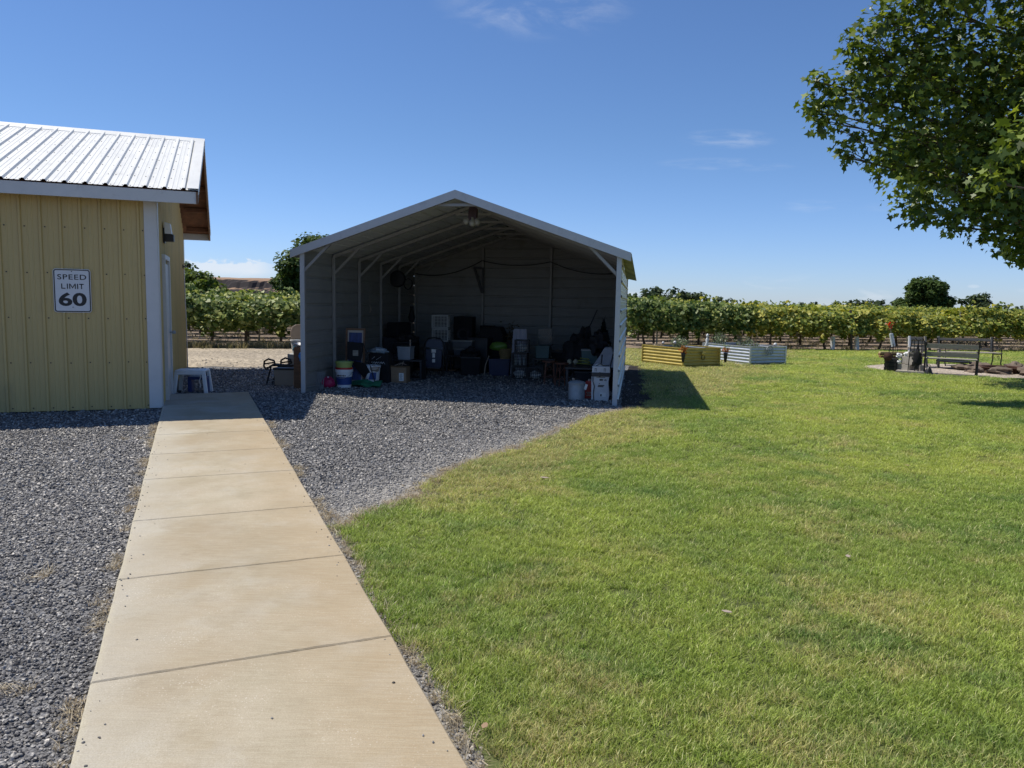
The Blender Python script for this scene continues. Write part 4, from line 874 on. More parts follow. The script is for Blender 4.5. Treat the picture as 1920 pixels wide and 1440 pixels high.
# the big plane tree whose crown hangs into the frame at top right
m_plane = leafmat('plane_leaf', (.035, .062, .012), (.085, .135, .022), (.22, .28, .045), trans=.36, rough=.42, spec=.35)
TR = (11.4, 14.6)
pt = thing('shade_tree', 'large broad leaved shade tree with lobed leaves hanging into the sky at top right', 'tree', (TR[0], TR[1], 0), 0)
lob = [(5.35, 13.4, 5.15, .50), (5.75, 13.3, 5.55, .50), (5.25, 13.5, 4.75, .38), (6.1, 13.5, 5.2, .65), (5.75, 13.4, 4.45, .45), (6.4, 13.4, 5.9, .55), (6.0, 13.6, 5.85, .28), (6.9, 13.4, 5.6, .75), (6.6, 13.3, 4.9, .7), (6.35, 13.4, 4.1, .5), (6.85, 13.3, 4.3, .6), (7.1, 13.3, 3.7, .55), (6.95, 13.3, 3.2, .35), (7.5, 13.2, 3.25, .5),
       (7.1, 13.5, 6.5, .75), (7.6, 13.5, 5.9, .8), (7.7, 13.3, 4.9, .8), (7.7, 13.2, 4.1, .75), (8.2, 13.1, 3.3, .6), (7.9, 13.0, 2.85, .36), (8.5, 13.2, 2.75, .38), (9.0, 13.2, 2.7, .42), (8.9, 13.0, 3.4, .7), (8.6, 13.3, 4.2, .85), (8.5, 13.3, 5.3, .9), (8.6, 13.5, 6.4, .95),
       (7.7, 13.4, 7.1, .7), (8.8, 13.3, 7.4, 1.0), (6.75, 13.6, 7.05, .45), (9.6, 12.6, 3.0, .6), (9.8, 13.0, 4.6, .9), (9.8, 13.0, 6.2, 1.0), (5.55, 13.2, 4.1, .22), (5.70, 13.3, 5.95, .40), (6.05, 13.4, 6.35, .45), (6.5, 13.4, 6.75, .55), (5.05, 13.4, 5.35, .28), (5.0, 13.5, 4.95, .25), (7.35, 13.1, 2.95, .25), (8.55, 13.1, 2.45, .22), (9.1, 13.1, 2.4, .22)]
lob += [(6.1, 9.6, 3.6, .42), (6.5, 9.5, 4.0, .5), (6.7, 9.6, 3.4, .45), (5.9, 9.7, 3.15, .3), (6.9, 9.4, 4.6, .5), (7.1, 9.8, 2.9, .4)]
gg_ = random.Random(5)
while len(lob) < 165:
    d = Vector((gg_.gauss(0, 1), gg_.gauss(0, 1), gg_.gauss(0, 1))).normalized()*gg_.uniform(.5, 1)**.5
    p = (11.6+d.x*4.7, 14.9+d.y*4.6, 6.9+d.z*4.5)
    if p[2] < 2.6: continue
    px = 960+1435*(p[0]-.6)/p[1]; pz = 566-1435*(p[2]-1.58)/p[1]
    lim = 1600 if pz < 20 else 1560 if pz < 330 else 1560+(pz-330)*1.3
    if px < lim+40: continue
    lob.append((p[0], p[1], p[2], gg_.uniform(.5, .9)))
part('crown', crown('crown', [(a-TR[0], b-TR[1], c, r) for a, b, c, r in lob], 640, .086, m_plane, PLANE, 3, .30, .85, .50, .8), None, pt)
b = MB(); b.tube([(0, 0, -.1), (.05, 0, 1.2), (-.1, .05, 2.6), (0, .1, 4.5), (.2, .1, 7.5), (.1, .2, 10)], [.34, .27, .24, .2, .12, .05], 12)
for i, (x, y, z, r) in enumerate(lob):
    if i % 3 == 2 and i > 45: continue
    zb = min(max(1.9, z-1.6-.1*i % 1.2), 8); e_ = Vector((x-TR[0], y-TR[1], z)); s_ = Vector((0, .06, zb)); mid = s_.lerp(e_, .5)+Vector((0, 0, .35+random.uniform(-.2, .3))); m2 = mid.lerp(e_, .55)+Vector((random.uniform(-.2, .2), random.uniform(-.2, .2), random.uniform(-.1, .15)))
    b.tube([s_, mid, m2, e_], [.055, .035, .018, .006], 5)
    for k in range(3): d = Vector((random.gauss(0, 1), random.gauss(0, 1), random.gauss(0, .7))).normalized()*r*.85; b.tube([m2.lerp(e_, .5), e_+d*.5, e_+d], [.010, .006, .003], 4)
part('trunk', b, M['bark'], pt, smooth=True)

# fallen leaves and weeds between the vine rows
n = 5200; sx = -14+42*RNG.random(n); of = RNG.random(n)*13-1.0
Q = np.stack([R0.x+RD.x*sx+RNV.x*of, R0.y+RD.y*sx+RNV.y*of, np.full(n, -.015)], 1); s_ = (.25+.55*RNG.random(n))*np.where(np.abs((of+.2) % 2.9-.2) < .7, 1.1, .5)
kk = vnoise(Q[:, 0], Q[:, 1], .9, 31) > .42; Q = Q[kk]; s_ = s_[kk]; n = len(Q)
scatter('row_weeds', Q, np.stack([s_*1.4, s_*1.4, s_*.8], 1), np.stack([np.zeros(n), np.zeros(n), RNG.random(n)*6.28], 1), wd_c, 'dry weeds and litter on the bare ground under the vine rows', 'weeds')
leafv = [(-.12, 6.05, 'small dry leaf lying on the lawn beside the gravel corner'), (.27, 7.2, 'curled yellow leaf lying on the lawn in front of the carport')]
def fallen(x, y, lab, sz=.035, mt=None):
    b = MB(); t_ = [(a*sz, c*sz, .012+.35*sz*abs(a)+.2*sz*c*c) for a, c in OVAL]; b.extr(t_, (0, 0, .0015)); return solo('fallen_leaf', b, mt or m_straw, lab, 'leaf', (x, y, .035), random.random()*6)
fallen(.30, 6.55, 'curled pale dry leaf lying on the lawn in front of the carport', .045, M['tan'])
fallen(-.075, 2.62, 'rust brown dry leaf at the grass edge beside the concrete walk', .022, M['cardboard'])

# ------------------------------------------------------------------ right side: corrugated planter beds
def corr(mb, a, b, z0, z1, thick=.0, waves=6, amp=.012):
    """horizontally corrugated panel from a to b (2D points)"""
    a = Vector(a+(0,)); b = Vector(b+(0,)); d = (b-a).normalized(); nn = Vector((d.y, -d.x, 0)); N_ = waves*8; vs = []; fs = []
    for i in range(N_+1):
        z = z0+(z1-z0)*i/N_; o_ = nn*amp*math.cos(2*PI*waves*i/N_)
        vs += [a+o_+Z*z, b+o_+Z*z]
    for i in range(N_): fs.append((2*i, 2*i+1, 2*i+3, 2*i+2))
    mb.add(vs, fs)
m_gold = mat('yellow_galvanised', (.56, .43, .11), .38, .35, var=.12, scale=5, stain=(.42, .32, .09), stain_scale=4)
m_silv = mat('silver_galvanised', (.60, .62, .62), .35, .55, var=.1, scale=6, stain=(.48, .46, .36), stain_scale=3)
m_herb = leafmat('grey_green_herb', (.06, .10, .05), (.13, .19, .09), (.24, .30, .16), trans=.25)
def herb(name, lab, cat, x, y, z, n, r, h, seed, mt=None):
    g = np.random.default_rng(seed); a = g.random(n)*6.28; q = g.random(n)**.5; t_ = g.random(n); C = np.stack([r*q*(.4+.6*t_)*np.cos(a), r*q*(.4+.6*t_)*np.sin(a), t_*h*(1-.4*q)], 1)
    t = thing(name, lab, cat, (x, y, z)); part('foliage', leaves('foliage', C, .022, mt or m_herb, OVAL, upbias=.1, rng=g), None, t)
    b = MB()
    for k in range(14): aa = random.random()*6.28; b.tube([(0, 0, 0), (r*.4*math.cos(aa), r*.4*math.sin(aa), h*.6), (r*.6*math.cos(aa), r*.6*math.sin(aa), h*random.uniform(.8, 1.05))], [.006, .004, .002], 4)
    part('stem', b, M['greywood'], t); return t
def planter(lab, c0, dl, ll, dr_, lr, h, mA, mB, seed):
    dl = Vector(dl+(0,)).normalized(); dr_ = Vector(dr_+(0,)).normalized(); A = Vector(c0+(0,)); B = A+dl*ll; Cc = A+dr_*lr; Dd = B+dr_*lr
    t = thing('planter_bed', lab, 'planter', A, 0); rel = lambda p: ((p-A).x, (p-A).y)
    for p, q, m_ in ((B, A, mA), (A, Cc, mB), (Cc, Dd, m_silv), (Dd, B, m_silv)):
        m1 = MB(); corr(m1, rel(p), rel(q), .0, h); part('side_panel', m1, m_, t, smooth=True)
    for p in (A, B, Cc, Dd): part('corner_post', MB().tube([(rel(p)[0], rel(p)[1], 0), (rel(p)[0], rel(p)[1], h+.01)], .028, 8), mA if p in (A, B) else mB, t, smooth=True)
    rm = MB()
    for p, q in ((B, A), (A, Cc), (Cc, Dd), (Dd, B)): rm.bar(rel(p)+(h,), rel(q)+(h,), .03, .014)
    part('rim', rm, mA, t); s = MB(); iv = [(rel(p)[0]*.98+rel((A+Dd)/2)[0]*.02, rel(p)[1]*.98+rel((A+Dd)/2)[1]*.02, h-.07) for p in (A, Cc, Dd, B)]
    s.poly(iv); part('soil', s, M['soil'], t); return t, A, dl, dr_
t1, A1, l1, r1 = planter('yellow corrugated metal planter bed on the lawn nearest the carport', (4.26, 19.06), (-.5, .87), 1.58, (.87, .5), 1.23, .49, m_gold, m_gold, 1)
t2, A2, l2, r2_ = planter('silver corrugated metal planter bed on the lawn right of the yellow one', (6.28, 20.2), (-.43, .9), 1.9, (.9, .43), 1.24, .50, m_silv, m_silv, 2)
def on(A, l, r, a, b, z=0): p = A+l*a+r*b; return (p.x, p.y, z)
p = on(A1, l1, r1, 1.0, .75); herb('herb_plant', 'grey green bushy herb growing in the yellow planter bed', 'plant', p[0], p[1], .42, 420, .30, .34, 1)
p = on(A1, l1, r1, 1.3, .25); herb('herb_plant', 'short pale herb at the left end of the yellow planter bed', 'plant', p[0], p[1], .42, 160, .22, .14, 2, m_straw)
p = on(A2, l2, r2_, 1.5, .25); herb('herb_plant', 'tall green herb at the back left of the silver planter bed', 'plant', p[0], p[1], .42, 360, .26, .42, 3)
p = on(A2, l2, r2_, 1.1, .75); herb('herb_plant', 'grey green spiky herb in the middle of the silver planter bed', 'plant', p[0], p[1], .42, 320, .30, .32, 4)
p = on(A2, l2, r2_, .4, .45); herb('herb_plant', 'feathery green herb near the front corner of the silver planter bed', 'plant', p[0], p[1], .42, 200, .22, .22, 5)
for i, (A, l, r, a, b, z, rr, lab) in enumerate(((A1, l1, r1, 1.35, .5, .55, .035, 'white ball ornament on a stick left in the yellow planter bed'), (A1, l1, r1, .95, .55, .58, .04, 'white ball ornament on a stick right in the yellow planter bed'), (A2, l2, r2_, .15, 1.0, .55, .045, 'white ball ornament at the right end of the silver planter bed'))):
    t = thing('ball_ornament', lab, 'ornament', on(A, l, r, a, b, .42), 0, 'white balls in the planter beds'); part('stick', MB().tube([(0, 0, 0), (0, 0, z-.42)], .006, 5), M['greywood'], t)
    part('ball', MB().blob((0, 0, z-.42), (rr, rr, rr), i, .08, 12, 8), M['white'], t, smooth=True)
# statuette in the silver bed, straw hat like flower
sp_ = on(A2, l2, r2_, 1.75, .0, .42); st = thing('garden_figurine', 'small pale garden figurine at the left end of the silver planter bed', 'figurine', sp_)
part('body', MB().lathe([(.05, 0), (.06, .03), (.035, .10), (.05, .17), (.03, .22), (.02, .24), (.04, .27), (.04, .30), (.02, .34), (.001, .35)], n=12), M['white'], st, smooth=True); part('base', MB().box((0, 0, -.01), (.13, .13, .04)), M['greywood'], st, bevel=.005)
sp_ = on(A2, l2, r2_, .55, .1, .42); st = thing('dried_flower', 'dry tan sunflower head on a stem in the silver planter bed', 'flower', sp_)
b = MB(); 
for k in range(14): a = 2*PI*k/14; b.extr([(0, 0, .26), (.05*math.cos(a-.2), -.02, .26+.05*math.sin(a-.2)), (.11*math.cos(a), -.03, .26+.11*math.sin(a)), (.05*math.cos(a+.2), -.02, .26+.05*math.sin(a+.2))], (0, .004, 0))
part('flower_head', b, m_straw, st); part('stem', MB().tube([(0, .01, 0), (.01, .01, .26)], .008, 5), M['greywood'], st)
# wall vases with orange flowers on the bed corners
m_or = leafmat('orange_petals', (.30, .06, .01), (.42, .12, .02), (.50, .24, .04), trans=.3)
for i, (p, z, lab) in enumerate(((on(A1, l1, r1, -.07, -.07), 0, 'orange flowers in a dark hanging vase at the near corner of the yellow planter bed'), (on(A1, l1, r1, -.12, 1.32), -.02, 'orange flowers in a black hanging vase between the yellow and silver planter beds'))):
    t = thing('flower_vase', lab, 'flowers', (p[0], p[1], .14+z), 0, 'hanging vases of orange flowers'); part('vase', MB().lathe([(.02, 0), (.035, .05), (.05, .17), (.06, .24), (.055, .25)], n=14), M['black'], t, smooth=True)
    g = np.random.default_rng(70+i); C = g.normal(size=(60, 3))*np.array([.055, .05, .045])+np.array([0, -.01, .32]); part('petals', leaves('petals', C, .030, m_or, OVAL, upbias=.2, rng=g), None, t)
    C = g.normal(size=(60, 3))*np.array([.06, .05, .08])+np.array([.02, .02, .38]); part('leaves', leaves('leaves', C, .024, m_herb, OVAL, rng=g), None, t)
def ring(R0_, r, c=(0, 0, 0), n=20, ny=0, axis='y'):
    return [(c[0]+R0_*math.cos(2*PI*k/n), c[1], c[2]+R0_*math.sin(2*PI*k/n)) for k in range(n+1)]
p = on(A1, l1, r1, -.025, .62, .31); a_ = math.atan2(r1.y, r1.x)
t = thing('lion_medallion', 'round lion head ring ornament hanging on the front of the yellow planter bed', 'ornament', p, a_)
part('ring', MB().tube(ring(.062, .01, (0, -.02, -.05)), .009, 6), M['darkmetal'], t, smooth=True); part('head', MB().blob((0, -.02, .045), (.055, .035, .05), 3, .3, 12, 8, 3), m_gold, t, smooth=True)
p = on(A2, l2, r2_, -.025, .62, .40); t = thing('metal_wreath', 'round openwork metal wreath on the front rim of the silver planter bed', 'ornament', p, math.atan2(r2_.y, r2_.x))
b = MB().tube(ring(.12, .01, (0, -.02, 0)), .012, 6).tube(ring(.07, .01, (0, -.02, 0)), .008, 6)
for k in range(6): a = 2*PI*k/6; b.tube([(.0, -.02, 0), (.12*math.cos(a), -.02, .12*math.sin(a))], .006, 5)
part('hoop', b, M['steel'], t, smooth=True)

# ------------------------------------------------------------------ seating round the fire ring
def bench(lab, loc, rz, L=1.2, scroll=False, wd=M['greywood']):
    """back towards +y side of local frame; sitter faces -y"""
    t = thing('park_bench', lab, 'bench', loc, rz); t.scale = (1, 1, .94)
    for sx in (0, L):
        e_ = MB(); e_.tube([(sx, .02, 0), (sx, -.03, .20), (sx, -.02, .40), (sx, .02, .60), (sx, .07, .78), (sx, .065, .82)], [.018, .016, .018, .018, .018, .022], 8)
        e_.tube([(sx, -.48, 0), (sx, -.42, .12), (sx, -.44, .28), (sx, -.42, .39)], .016, 8); e_.tube([(sx, -.02, .37), (sx, -.22, .35), (sx, -.42, .39)], .014, 8)
        e_.tube([(sx, .0, .56), (sx, -.15, .53), (sx, -.3, .52), (sx, -.42, .55), (sx, -.47, .60), (sx, -.51, .58), (sx, -.49, .54), (sx, -.45, .55)], .014, 8); e_.tube([(sx, -.44, .55), (sx, -.40, .48), (sx, -.44, .42), (sx, -.42, .38)], .011, 6)
        e_.tube([(sx+0, -.28+.05*math.cos(q*.6), .27+.05*math.sin(q*.6)) for q in range(9)], .009, 6)
        part('end_frame', e_, M['darkmetal'], t, smooth=True)
    for k, y in enumerate((-.40, -.31, -.22, -.13, -.04)): part('seat_slat', MB().box((L/2, y, .405), (L+.05, .075, .022)), wd, t, bevel=.004)
    if scroll:
        part('back_rail', MB().box((L/2, .075, .77), (L, .03, .07)), wd, t, bevel=.004); part('back_rail', MB().box((L/2, .03, .50), (L, .03, .05)), wd, t, bevel=.004)
        for sx in (.03, L-.03): part('back_stile', MB().bar((sx, .02, .42), (sx, .075, .86), .05, .03), wd, t, bevel=.004)
        sc2 = MB(); n_ = 7
        for k in range(n_):
            cx = L*(k+.5)/n_; w_ = L/n_*.46; sc2.tube([(cx+w_*math.cos(2*PI*q/12), .05, .635+.09*math.sin(2*PI*q/12)) for q in range(13)], .008, 5); sc2.tube([(cx-w_*.6*math.cos(2*PI*q/10), .05, .635+.05*math.sin(2*PI*q/5)) for q in range(11)], .007, 5)
        part('scroll_panel', sc2, M['darkmetal'], t)
    else:
        for z, y in ((.735, .06), (.52, .015)): part('back_slat', MB().box((L/2, y, z), (L, .022, .115)), wd, t, bevel=.004)
    return t
# front bench seen from behind: sitter faces away from the camera
bench('weathered wood and black iron bench nearest the lawn edge, seen from behind', (10.95, 17.98, .02), math.atan2(.52, -1.0)+0.0, 1.10)
bench('grey wood bench with dark scrollwork back on the far side of the fire ring', (12.05, 21.7, .02), -.04, 1.52, True)
# grey wooden chair between the tools and the bench
ch = thing('garden_chair', 'small grey wooden slatted chair standing behind the black fire tools', 'chair', (11.1, 20.9, .02), .15)
for sx in (-.26, .26):
    part('leg', MB().bar((sx, .0, 0), (sx*.9, .12, .82), .05, .04), M['white'] if sx < 0 else M['greywood'], ch, bevel=.003); part('leg', MB().bar((sx, -.45, 0), (sx, -.45, .50), .06, .04), M['greywood'], ch, bevel=.003); part('armrest', MB().box((sx, -.2, .52), (.09, .6, .025)), M['greywood'], ch, bevel=.003)
for k in range(4): part('back_slat', MB().box((0, .09+.02*k, .44+.105*k), (.56, .022, .085)), M['greywood'], ch, bevel=.003)
for k in range(4): part('seat_slat', MB().box((0, -.42+.12*k, .36), (.52, .10, .022)), M['greywood'], ch, bevel=.003)
# fire ring: boulders and a low metal ring
m_rock = mat('brown_basalt_boulder', (.15, .115, .088), .9, var=.4, scale=4, bump=1, bscale=9, stain=(.22, .17, .13), stain_scale=3)
m_rust = mat('rusty_steel', (.10, .05, .033), .85, .3, var=.4, scale=7, bump=.3)
RC = (12.55, 19.55)
RL = ['nearest left', 'nearest middle', 'nearest right', 'far right large', 'right end', 'far back', 'left end', 'back left']
for i, (dx, dy, sx, sy, sz, lab) in enumerate(((-.88, -.25, .28, .22, .12, 'brown boulder at the left end of the fire ring'), (-.45, -.62, .30, .20, .14, 'brown boulder at the front left of the fire ring'), (.12, -.80, .38, .24, .18, 'large tan brown boulder at the front middle of the fire ring'), (.75, -.55, .32, .22, .16, 'grey brown boulder at the front right of the fire ring'), (1.0, .0, .34, .24, .15, 'low pointed boulder at the right end of the fire ring'), (.65, .55, .3, .24, .17, 'dark boulder at the back right of the fire ring'), (-.1, .75, .3, .24, .15, 'dark boulder at the back of the fire ring'), (-.70, .45, .3, .24, .13, 'dark boulder at the back left of the fire ring'))):
    solo('boulder', MB().blob((0, 0, sz*.4), (sx, sy, sz*.8), i+3, .32, 16, 10, 1.8), m_rock, lab, 'rock', (RC[0]+dx, RC[1]+dy, .02), random.random(), 'boulders around the fire ring', smooth=True)
solo('fire_ring', MB().lathe([(.52, 0), (.52, .13), (.60, .135), (.60, .12), (.53, .115), (.49, .13), (.49, 0)], n=28, cap=False), m_rust, 'low rusty steel fire ring inside the circle of boulders', 'fire ring', (RC[0], RC[1]-.05, .02), smooth=True)
solo('grill_grate', MB().lathe([(.42, 0), (.42, .03), (.40, .03), (.40, 0)], n=24, cap=False).lathe([(.40, .012), (.001, .014)], n=24, cap=False), M['darkmetal'], 'black round grate lying at the back left of the fire ring', 'grate', (11.75, 20.35, .20), 0)
# cinder blocks
m_cb = mat('cinder_block', (.34, .31, .27), .95, var=.15, scale=10, bump=.5, bscale=60)
CB = (9.95, 18.85)
for i, (dx, dy, z, rz, lab) in enumerate(((0, 0, 0, -1.15, 'concrete block at the bottom right of the stack on the gravel pad'), (-.22, .10, 0, -1.12, 'concrete block at the bottom left of the stack on the gravel pad'), (-.10, .05, .195, -1.2, 'concrete block on top of the stack beside the black fire tools'))):
    b = MB(); w_, d_, h_ = .40, .19, .19
    for x in (-.185, 0, .185): b.box((x, 0, h_/2), (.03, d_-.06, h_))
    for y in (-.08, .08): b.box((0, y, h_/2), (w_, .03, h_))
    solo('cinder_block', b, m_cb, lab, 'block', (CB[0]+dx, CB[1]+dy, .02+z), rz, 'stacked concrete blocks', bevel=.004)
solo('flat_paver', MB().box((0, 0, .03), (.62, .3, .06)), m_cb, 'flat pale paver under the left end of the concrete blocks', 'paver', (9.72, 18.62, .02), -.6, bevel=.006)
solo('wood_beam', MB().box((0, 0, .05), (.42, .10, .085)), M['greywood'], 'short grey timber lying across the top concrete block', 'timber', (CB[0]+.02, CB[1]+.04, .405), .1, bevel=.004)
b = MB()
m_redw = mat('red_brown_plank', (.22, .10, .05), .7, var=.25, scale=4, stretch=(1, 6, 6)); m_yelw = mat('pale_pine', (.50, .40, .18), .7, var=.15, scale=4, stretch=(1, 6, 6))
for i, (dz, dy, m_, lab) in enumerate(((0, 0, m_redw, 'red brown board, lower of the two planks behind the blocks'), (.055, .06, m_redw, 'red brown board, upper of the two planks behind the blocks'), (.105, .03, m_yelw, 'pale yellow batten lying on top of the red brown boards'))):
    solo('plank', MB().box((0, 0, 0), (1.05, .12, .045)), m_, lab, 'plank', (10.02, 19.75+dy, .34+dz), -.05, 'planks behind the blocks', bevel=.003)
for i, x in enumerate((9.86, 10.32)): solo('saw_stand', MB().bar((-.10, 0, 0), (0, 0, .30), .04, .04).bar((.10, 0, 0), (0, 0, .30), .04, .04).box((0, 0, .30), (.10, .3, .02)), M['darkmetal'], 'low wooden trestle under the %s end of the planks' % ('left', 'right')[i], 'trestle', (x, 19.77, .0), 0)
# fire tool rack
t = thing('fire_tool_rack', 'black iron hoop rack with hanging fire tools beside the concrete blocks', 'tool rack', (9.80, 18.52, .02), -.5)
for dx in (-.07, .07): part('hoop', MB().tube([(dx-.11, 0, 0), (dx-.10, 0, .5), (dx-.07, 0, .78), (dx, 0, .86), (dx+.07, 0, .78), (dx+.10, 0, .5), (dx+.11, 0, 0)], .011, 7), M['darkmetal'], t, smooth=True)
for dx, l_ in ((-.08, .55), (0, .62), (.08, .5)): part('fire_tool', MB().tube([(dx, -.03, .82), (dx, -.03, .82-l_)], .009, 6).box((dx, -.03, .82-l_-.04), (.05, .02, .10)), M['darkmetal'], t)
part('glove', MB().blob((0, -.05, .38), (.10, .05, .17), 5, .3, 10, 8, 2), M['blackcloth'], t, smooth=True)
# smoker like bucket, disc, white and black bags
t = thing('disc_tool', 'rusty brown plough disc on a thin handle leaning by the dark crate', 'disc', (9.35, 19.05, .02), -.4)
part('disc', MB().lathe([(.001, 0), (.06, .012), (.10, .03), (.105, .03), (.06, .002), (.001, -.01)], n=20).v and (lambda q: (setattr(q, 'v', [(v[0], v[2], v[1]+.36) for v in q.v]), q)[1])(MB().lathe([(.001, 0), (.06, .012), (.10, .03), (.105, .03), (.06, .002), (.001, -.01)], n=20)), m_rust, t, smooth=True)
part('handle', MB().tube([(0, .02, 0), (0, .03, .36), (.05, .04, .66)], .010, 6), M['darkmetal'], t)
t = thing('slatted_crate', 'dark slatted crate standing left of the concrete blocks', 'crate', (9.50, 19.15, .02), -.7)
for k in range(3): part('slat', MB().box((0, -.12, .07+.1*k), (.28, .015, .08)), M['darkmetal'], t)
part('box', MB().box((0, 0, .16), (.26, .22, .30)), M['blackcloth'], t, bevel=.006)
for i, (x, y, z, r, m_, lab) in enumerate(((9.66, 19.1, .44, .06, M['white'], 'crumpled white bag on the dark crate'), (9.78, 19.0, .49, .05, M['white'], 'crumpled white bundle on top of the concrete blocks, left of the black ones'), (9.93, 19.02, .50, .055, M['black'], 'black rounded bundle on top of the concrete blocks'), (10.05, 18.98, .49, .045, M['blackcloth'], 'small dark lump on top of the concrete blocks beside the tool rack'), (9.60, 18.98, .30, .045, M['white'], 'small white rag hanging in front of the dark crate'))):
    solo('bundle', MB().blob((0, 0, 0), (r*1.2, r, r), i+20, .4, 12, 8, 2.4), m_, lab, 'bundle', (x, y, z-.03), 0, smooth=True)
for i, dx in enumerate((0, .05, .10)): solo('garden_stake', MB().tube([(0, 0, 0), (0, 0, .68)], .007, 5), M['darkmetal'], '%s thin metal stake standing behind the dark crate under the leaning white vase' % ORD[i], 'stake', (9.62+dx, 19.35, .02), 0, 'thin stakes behind the crate')
t = thing('bell', 'small black cone shaped bell on the gravel by the front bench leg', 'bell', (9.98, 18.30, .02)); part('body', MB().lathe([(.10, 0), (.095, .03), (.065, .12), (.04, .17), (.015, .19)], n=16), M['black'], t, smooth=True); part('handle', MB().tube(ring(.03, .0, (0, 0, .21), 10), .007, 6), M['darkmetal'], t)
# white sleeves with red flowers along the vine row
for i, (x, y, lean, fl, lab) in enumerate(((11.9, 28.5, 0, False, 'plain white plant sleeve at the foot of the vines, without flowers'), (12.95, 28.8, -.08, True, 'white plant sleeve with red flowers beside the dark leaning post'), (9.95, 19.6, -.26, True, 'leaning white vase with red flowers above the dark crate'))):
    z0 = 0 if i < 2 else .62; h_ = .50 if i < 2 else .32; r_ = .075 if i < 2 else .045
    t = thing('plant_sleeve', lab, 'vase', (x if i < 2 else 9.74, y, z0)); part('sleeve', MB().tube([(0, 0, 0), (lean*h_, 0, h_)], [r_*1.15, r_], 10), M['white'], t, smooth=True)
    if fl:
        part('stem', MB().tube([(lean*h_, 0, h_), (lean*h_*1.35, 0, h_+.2 if i == 2 else h_+.5)], .008, 5), M['greywood'], t); top = h_+(.2 if i == 2 else .50)
        g = np.random.default_rng(80+i); s9 = 1 if i == 1 else .6; C = g.normal(size=(40, 3))*.07*s9+np.array([lean*h_*1.3, 0, top]); part('petals', leaves('petals', C, .05*s9, leafmat('red_petals', (.35, .03, .01), (.5, .06, .02), (.6, .12, .05)), OVAL, rng=g), None, t)
    if i == 2: part('stand', MB().tube([(0, 0, 0), (0, 0, -.6)], .010, 6), M['darkmetal'], t)

# ------------------------------------------------------------------ between the shed and the carport
t = thing('plastic_stool', 'white plastic step stool standing at the end of the concrete walk', 'stool', (-5.17, 12.32, 0), .13)
part('seat', MB().box((0, 0, .365), (.46, .34, .04)).box((0, -.155, .33), (.44, .03, .05)).box((0, .155, .33), (.44, .03, .05)), M['white'], t, bevel=.018, smooth=True)
for sx in (-1, 1):
    for sy in (-1, 1): part('leg', MB().bar((sx*.205, sy*.14, .36), (sx*.245, sy*.16, 0), .06, .05), M['white'], t, bevel=.012, smooth=True)
m_blue = mat('dark_blue_plastic', (.02, .04, .16), .45)
t = thing('folding_step', 'dark blue plastic step stool tucked under the white stool', 'stool', (-5.11, 12.42, 0), .13)
part('seat', MB().box((0, 0, .24), (.30, .2, .05)), m_blue, t, bevel=.01)
for sx in (-1, 1): part('leg', MB().box((sx*.125, 0, .11), (.06, .18, .22)), m_blue, t, bevel=.01)
solo('cord', MB().tube([(0, 0, .33), (.01, 0, .26), (-.01, -.01, .2), (.01, 0, .14), (0, 0, .10)], .008, 6), M['white'], 'short white cord hanging under the stool seat', 'cord', (-5.02, 12.24, 0), 0)
solo('door_stop', MB().box((0, 0, .14), (.03, .10, .28)).box((.02, 0, .02), (.08, .12, .03)), M['black'], 'dark upright boot brush against the shed wall by the door', 'boot brush', SO+SU*.10+SV*1.9, SA, bevel=.004)
# beside the left post of the carport
m_beige = mat('beige_plastic', (.30, .245, .19), .55, var=.06)
t = thing('storage_tote', 'beige plastic storage tote with dark lid outside the left carport wall', 'tote', (-4.04, 13.72, 0), -.05)
part('body', MB().extr([(-.17, -.20, 0), (.17, -.20, 0), (.19, -.20, .29), (-.19, -.20, .29)], (0, .4, 0)), m_beige, t, bevel=.012); part('lid', MB().box((0, 0, .305), (.40, .43, .03)), M['black'], t, bevel=.006)
t = thing('stacking_tote', 'grey plastic tub standing behind the beige tote', 'tub', (-4.0, 14.35, 0), 0); part('body', MB().extr([(-.17, -.15, 0), (.17, -.15, 0), (.19, -.15, .52), (-.19, -.15, .52)], (0, .3, 0)), mat('grey_tub', (.30, .31, .31), .5), t, bevel=.01)
t = thing('bucket', 'white bucket with a blue patch standing on the grey tub', 'bucket', (-4.0, 14.35, .52)); part('body', MB().lathe([(.13, 0), (.16, .24), (.17, .24), (.17, .26), (.15, .26), (.12, .02)], n=24, cap=False), M['white'], t, smooth=True); part('cloth', MB().blob((.02, -.12, .10), (.12, .06, .06), 3, .3, 12, 8, 2), mat('blue_cloth', (.05, .22, .30), .9), t, smooth=True)
t = thing('folding_chair', 'tan metal folding chair with rounded back leaning outside the carport', 'chair', (-4.02, 14.75, 0), 1.0)
bk = MB(); pr = [(-.2, .5), (-.2, .9), (-.15, 1.0), (-.05, 1.04), (.05, 1.04), (.15, 1.0), (.2, .9), (.2, .5)]
part('frame', MB().tube([(-.2, -.05, 0)]+[(x, .16*z, z) for x, z in pr]+[(.2, -.05, 0)], .012, 7), M['tan'], t, smooth=True); part('backrest', MB().extr([(x*.9, .16*z, z) for x, z in pr[1:-1]]+[(.18, .12, .78), (-.18, .12, .78)], (0, .012, 0)), M['tan'], t)
part('seat', MB().box((0, -.1, .46), (.38, .36, .03)), M['tan'], t, bevel=.01); part('rear_frame', MB().tube([(-.19, .3, 0), (-.19, -.1, .6)], .011, 6).tube([(.19, .3, 0), (.19, -.1, .6)], .011, 6), M['tan'], t)
t = thing('lounge_chair', 'black framed low folding chair lying beside the beige tote', 'chair', (-4.28, 13.85, 0), .1)
